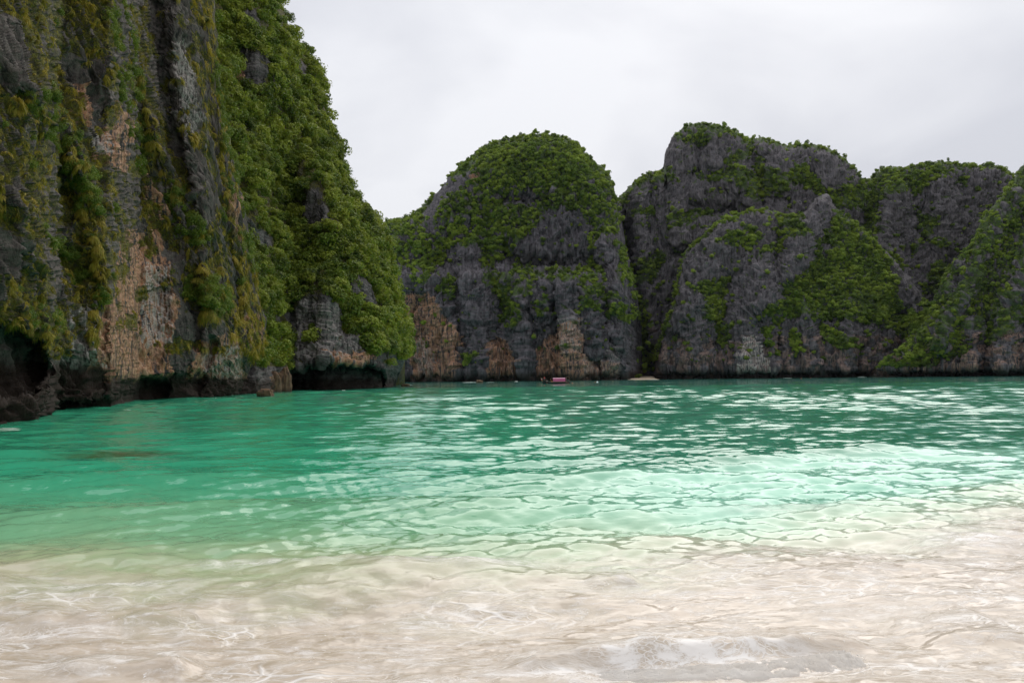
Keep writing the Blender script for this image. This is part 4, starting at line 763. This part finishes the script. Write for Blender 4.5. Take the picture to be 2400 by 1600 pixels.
# ------------------------------------------------------------------ longtail boat, its people, swimmers, buoy
MHU = plain('hull_paint', (0.025, 0.025, 0.028), 0.5, 0.3, 2); MWD = plain('varnished_wood', (0.22, 0.11, 0.05), 0.5, 0.2, 5); MPK = plain('pink_tarp', (0.60, 0.12, 0.26), 0.7, 0.1, 2); MPL = plain('pale_pink_tarp', (0.52, 0.27, 0.36), 0.7, 0.05, 2)
MRD = plain('red_ribbon', (0.65, 0.06, 0.05), 0.6); MOR = plain('orange_vest', (0.75, 0.16, 0.05), 0.7); MSK = plain('skin', (0.42, 0.24, 0.16), 0.6, 0.05); MHR = plain('hair', (0.02, 0.015, 0.012), 0.6); MEN = plain('engine_metal', (0.06, 0.06, 0.065), 0.4); MBL = plain('dark_cloth', (0.03, 0.04, 0.07), 0.8); MWH = plain('white_plastic', (0.8, 0.8, 0.8), 0.4, 0.03)
MWT = plain('white_cloth', (0.65, 0.65, 0.66), 0.8)
BX, BY = ground(1304, 899)[:2]
def box(name, lo, hi, mat, parent):
    (x0, y0, z0), (x1, y1, z1) = lo, hi; v = [(x, y, z) for x in (x0, x1) for y in (y0, y1) for z in (z0, z1)]
    o = mesh_obj(name, v, [(0, 1, 3, 2), (4, 6, 7, 5), (0, 4, 5, 1), (2, 3, 7, 6), (0, 2, 6, 4), (1, 5, 7, 3)], mat, parent, False)
    b = o.modifiers.new('bevel', 'BEVEL'); b.width = 0.015; return o
def rod(name, p0, p1, r, mat, parent, r1=None):
    p0, p1 = Vector(p0), Vector(p1); d = (p1-p0).normalized(); a = d.orthogonal().normalized(); b = d.cross(a); v = []; n = 10
    for p, q in ((p0, r), (p1, r if r1 is None else r1)):
        for k in range(n): v.append(p+(a*math.cos(k*2*math.pi/n)+b*math.sin(k*2*math.pi/n))*q)
    f = [(k, (k+1) % n, n+(k+1) % n, n+k) for k in range(n)]+[tuple(range(n))[::-1], tuple(range(n, 2*n))]
    return mesh_obj(name, v, f, mat, parent)
boat = empty('longtail_boat', (BX, BY, 0)); tag(boat, 'dark wooden longtail boat with a pink canopy floating before the dome', 'boat')
LB = BY*60/FPX/2*1.08                      # half length
S_ = np.linspace(-1, 1, 41); rowsv = []
for s in S_:
    hw = 1.05*(1-abs(s)**3.0)**0.8+0.03; sheer = 0.62+0.75*max(0, -s-0.35)**1.6*3.2+0.35*max(0, s-0.5)**2*2; keel = -0.35+0.75*max(0, abs(s)-0.75)**1.5*3
    rowsv.append([(s*LB, -hw, sheer), (s*LB, -hw*0.86, sheer*0.45), (s*LB, -hw*0.45, keel*0.7), (s*LB, 0, keel), (s*LB, hw*0.45, keel*0.7), (s*LB, hw*0.86, sheer*0.45), (s*LB, hw, sheer), (s*LB, hw*0.88, sheer-0.04), (s*LB, hw*0.6, 0.12), (s*LB, 0, 0.05), (s*LB, -hw*0.6, 0.12), (s*LB, -hw*0.88, sheer-0.04), (s*LB, -hw, sheer)])
R_ = np.array(rowsv); mesh_obj('hull', R_.reshape(-1, 3), grid_faces(41, 13), MHU, boat)
for sy in (-1, 1):
    g = R_[:, 0 if sy < 0 else 6].copy(); v = []; 
    for p in g: v += [p+(0, 0.05*sy, 0.03), p+(0, 0.05*sy, -0.07), p+(0, -0.06*sy, -0.07), p+(0, -0.06*sy, 0.03)]
    i = np.arange(41*4).reshape(41, 4); f = np.stack([i[:-1], i[1:], np.roll(i, -1, 1)[1:], np.roll(i, -1, 1)[:-1]], -1).reshape(-1, 4); mesh_obj('gunwale', v, f, MWD, boat, False)
pr = mesh_obj('prow', [(-LB*0.97, -0.12, 0.9), (-LB*0.97, 0.12, 0.9), (-LB*1.0, 0.1, 1.5), (-LB*1.0, -0.1, 1.5), (-LB*1.09, 0.07, 2.4), (-LB*1.09, -0.07, 2.4), (-LB*1.04, -0.14, 0.9), (-LB*1.04, 0.14, 0.9), (-LB*1.09, 0.12, 1.5), (-LB*1.09, -0.12, 1.5), (-LB*1.14, 0.07, 2.5), (-LB*1.14, -0.07, 2.5)],
              [(0, 1, 2, 3), (3, 2, 4, 5), (6, 9, 8, 7), (9, 11, 10, 8), (0, 3, 9, 6), (3, 5, 11, 9), (1, 7, 8, 2), (2, 8, 10, 4), (4, 10, 11, 5), (0, 6, 7, 1)], MWD, boat, False)
for k, c_ in enumerate((MRD, MPK, MWH)): rod('ribbon', (-LB*1.06, 0, 1.45+0.18*k), (-LB*1.065, 0, 1.6+0.18*k), 0.2, c_, pr)
for x in (-2.2, 0.2, 2.6): rod('canopy_post', (x, -0.8, 0.5), (x, -0.8, 2.05), 0.035, MWD, boat)
for x in (-2.2, 0.2, 2.6): rod('canopy_post', (x, 0.8, 0.5), (x, 0.8, 2.05), 0.035, MWD, boat)
u, v = np.meshgrid(np.linspace(-1.3, 3.3, 20), np.linspace(-1, 1, 12)); cz = 2.2-0.30*v*v+0.02*np.sin(u*5)
P = np.stack([u, v*1.1, cz], -1); P2 = P-np.array([0, 0, 0.05]); cp_ = mesh_obj('canopy', np.concatenate([P.reshape(-1, 3), P2.reshape(-1, 3)]), np.concatenate([grid_faces(12, 20), grid_faces(12, 20)[:, ::-1]+240]), MPL, boat)
u, v = np.meshgrid(np.linspace(-1.3, 3.3, 20), np.linspace(0.85, 1.95, 6)); P = np.stack([u, -1.12+0.05*np.sin(u*6)*(1.9-v), v], -1); mesh_obj('side_curtain', np.concatenate([P.reshape(-1, 3), (P+np.array([0, 0.03, 0])).reshape(-1, 3)]), np.concatenate([grid_faces(6, 20), grid_faces(6, 20)[:, ::-1]+120]), MPK, boat)
for x in (-3.6, -1.6, 0.4, 1.8, 3.6): box('bench', (x-0.16, -0.85, 0.42), (x+0.16, 0.85, 0.48), MWD, boat)
en = box('engine', (LB*0.80, -0.3, 0.95), (LB*0.93, 0.3, 1.5), MEN, boat); rod('drive_shaft', (LB*0.92, 0, 1.1), (LB*1.35, 0.2, -0.15), 0.05, MEN, boat); rod('tiller', (LB*0.80, 0, 1.3), (LB*0.62, -0.1, 1.55), 0.035, MEN, boat)
ro_ = rod('awning_frame', (3.6, -0.8, 0.5), (3.6, -0.8, 2.6), 0.04, MWD, boat); rod('awning_frame', (3.6, -0.8, 2.6), (LB*0.93, -0.8, 2.6), 0.04, MWD, boat); rod('awning_frame', (LB*0.93, -0.8, 2.6), (LB*0.93, -0.5, 0.7), 0.04, MWD, boat)

def person(label, loc, rz, pose, shirt, vest=False, mat_leg=MBL):
    """one continuous skinned body; hair and clothes are its children"""
    e = empty('person', loc); e.rotation_euler = (0, 0, rz); tag(e, label, 'person')
    if pose == 'stand': J = dict(pel=(0, 0, .95), che=(0, 0, 1.32), nek=(0, 0, 1.48), hed=(0, -.02, 1.62), top=(0, -.02, 1.74), kL=(-.1, -.04, .5), fL=(-.11, 0, .08), tL=(-.11, -.16, .03), kR=(.1, -.04, .5), fR=(.12, .02, .08), tR=(.12, -.14, .03), sL=(-.19, 0, 1.42), eL=(-.27, .02, 1.14), hL=(-.24, -.14, .92), sR=(.19, 0, 1.42), eR=(.28, .02, 1.14), hR=(.26, -.12, .92))
    elif pose == 'sit': J = dict(pel=(0, 0, .12), che=(0, -.03, .5), nek=(0, -.05, .66), hed=(0, -.08, .80), top=(0, -.08, .92), kL=(-.13, -.42, .16), fL=(-.13, -.40, -.28), tL=(-.13, -.55, -.32), kR=(.13, -.42, .16), fR=(.13, -.40, -.28), tR=(.13, -.55, -.32), sL=(-.19, -.03, .6), eL=(-.25, -.12, .34), hL=(-.14, -.34, .24), sR=(.19, -.03, .6), eR=(.25, -.12, .34), hR=(.14, -.34, .24))
    else: J = dict(pel=(0, .25, -.45), che=(0, .06, -.08), nek=(0, 0, .06), hed=(0, -.03, .20), top=(0, -.03, .32), kL=(-.12, .35, -.85), fL=(-.12, .6, -1.1), tL=(-.12, .7, -1.2), kR=(.12, .3, -.85), fR=(.12, .5, -1.15), tR=(.12, .6, -1.25), sL=(-.19, .02, .0), eL=(-.42, -.1, -.02), hL=(-.5, -.32, .03), sR=(.19, .02, .0), eR=(.42, -.1, -.02), hR=(.52, -.3, .05))
    R = dict(pel=.15, che=.16, nek=.06, hed=.10, top=.075, kL=.065, fL=.045, tL=.035, kR=.065, fR=.045, tR=.035, sL=.06, eL=.042, hL=.035, sR=.06, eR=.042, hR=.035)
    ks = list(J); me = bpy.data.meshes.new('body'); E_ = [('pel', 'che'), ('che', 'nek'), ('nek', 'hed'), ('hed', 'top'), ('pel', 'kL'), ('kL', 'fL'), ('fL', 'tL'), ('pel', 'kR'), ('kR', 'fR'), ('fR', 'tR'), ('che', 'sL'), ('sL', 'eL'), ('eL', 'hL'), ('che', 'sR'), ('sR', 'eR'), ('eR', 'hR')]
    me.from_pydata([J[k] for k in ks], [(ks.index(a), ks.index(b)) for a, b in E_], []); me.materials.append(MSK); b = bpy.data.objects.new('body', me); COL.objects.link(b); b.parent = e
    md = b.modifiers.new('skin', 'SKIN'); sv = me.skin_vertices[0].data
    for i, k in enumerate(ks): sv[i].radius = (R[k], R[k]*(0.75 if k in ('pel', 'che') else 1)); sv[i].use_root = (k == 'pel')
    b.modifiers.new('sub', 'SUBSURF').levels = 1; b.modifiers['sub'].render_levels = 1
    def ball(name, c, r, mat, sq=(1, 1, 1)):
        u, v = np.meshgrid(np.linspace(0, 2*math.pi, 13), np.linspace(0, math.pi, 8)); P = np.stack([np.sin(v)*np.cos(u)*r*sq[0], np.sin(v)*np.sin(u)*r*sq[1], np.cos(v)*r*sq[2]], -1)+np.array(c); return mesh_obj(name, P.reshape(-1, 3), grid_faces(8, 13), mat, e)
    h = J['hed']; ball('hair', (h[0], h[1]+.03, h[2]+.045), .118, MHR, (1, 1, .95))
    p, c = J['pel'], J['che']; mid = tuple((a+d_)/2+(.04 if i == 2 else 0) for i, (a, d_) in enumerate(zip(p, c)))
    ball('life_vest' if vest else 'shirt', (mid[0], mid[1], mid[2]+.1), .26, MOR if vest else shirt, (.92, .72, 1.15))
    if pose != 'swim': rod('shorts', (p[0], p[1], p[2]+.08), tuple(np.array(p)*.4+np.array(J['kL'])*.3+np.array(J['kR'])*.3), .19, mat_leg, e, .2)
    return e
person('person in a red shirt standing on the bow of the longtail boat', (BX-LB*0.86, BY, 0.95), 0.6, 'stand', MRD)
person('person in pale clothes sitting behind the bow of the boat', (BX-3.6, BY-0.3, 0.48), 0.2, 'sit', MWT)
person('person in an orange vest sitting just ahead of the pink canopy', (BX-1.7, BY-0.35, 0.48), 0.1, 'sit', MOR, True)
person('person in dark clothes sitting behind the pink canopy', (BX+3.6, BY-0.3, 0.48), -0.3, 'sit', MBL)
person('boatman in dark blue standing by the engine at the stern', (BX+LB*0.72, BY, 0.62), -1.2, 'stand', MBL)
for x, y, lb in ((1331, 899, 'swimmer in an orange vest right behind the boat stern'), (1342, 898, 'swimmer in an orange vest a little farther from the stern'), (1394, 896, 'swimmer left of the white buoy, arms spread'), (1437, 894, 'swimmer in an orange vest off the left end of the cove beach'), (1685, 889, 'lone swimmer in an orange vest in front of the front hill'), (1878, 887, 'swimmer in an orange vest farther right below the undercut hill'), (1900, 886, 'swimmer beside the foam under the undercut hill')):
    g = ground(x, y); person(lb, (g[0], g[1], 0.02), random.random()*6, 'swim', MOR, True)
g = ground(1400, 896); u, v = np.meshgrid(np.linspace(0, 2*math.pi, 17), np.linspace(0, math.pi, 10)); P = np.stack([np.sin(v)*np.cos(u), np.sin(v)*np.sin(u), np.cos(v)], -1)*0.42
bu = empty('buoy', (g[0], g[1], 0.12)); tag(bu, 'round white mooring buoy right of the boat', 'buoy'); mesh_obj('float', P.reshape(-1, 3), grid_faces(10, 17), MWH, bu); rod('mooring_ring', (0, 0, 0.38), (0, 0, 0.56), 0.06, MEN, bu)
# a drifting leaf
g = ground(236, 1208); o = mesh_obj('drifting_leaf', [(-.10, 0, .02), (-.04, -.035, .035), (.05, -.03, .03), (.11, 0, .02), (.05, .03, .035), (-.04, .035, .03), (0, 0, .015)], [(0, 1, 6), (1, 2, 6), (2, 3, 6), (3, 4, 6), (4, 5, 6), (5, 0, 6)], plain('yellow_leaf', (0.55, 0.33, 0.03), 0.6), None, False)
o.location = (g[0], g[1], 0.04); tag(o, 'yellow leaf drifting on the green water at left', 'leaf')


# ------------------------------------------------------------------ thin sea haze over the whole bay
hz = bpy.data.materials.new('sea_haze'); hz.use_nodes = True; ht = hz.node_tree; ht.nodes.clear(); ho = ht.nodes.new('ShaderNodeOutputMaterial'); hv = ht.nodes.new('ShaderNodeVolumePrincipled')
hv.inputs['Color'].default_value = (0.80, 0.87, 1.0, 1); hv.inputs['Density'].default_value = 0.000012; ht.links.new(hv.outputs[0], ho.inputs['Volume'])
x0, x1, y0, y1, z0, z1 = -1700, 1700, -60, 1700, -14, 330
v = [(x, y, z) for x in (x0, x1) for y in (y0, y1) for z in (z0, z1)]
o = mesh_obj('haze', v, [(0, 1, 3, 2), (4, 6, 7, 5), (0, 4, 5, 1), (2, 3, 7, 6), (0, 2, 6, 4), (1, 5, 7, 3)], hz, None, False); tag(o, 'thin bluish sea haze filling the bay', kind='stuff')
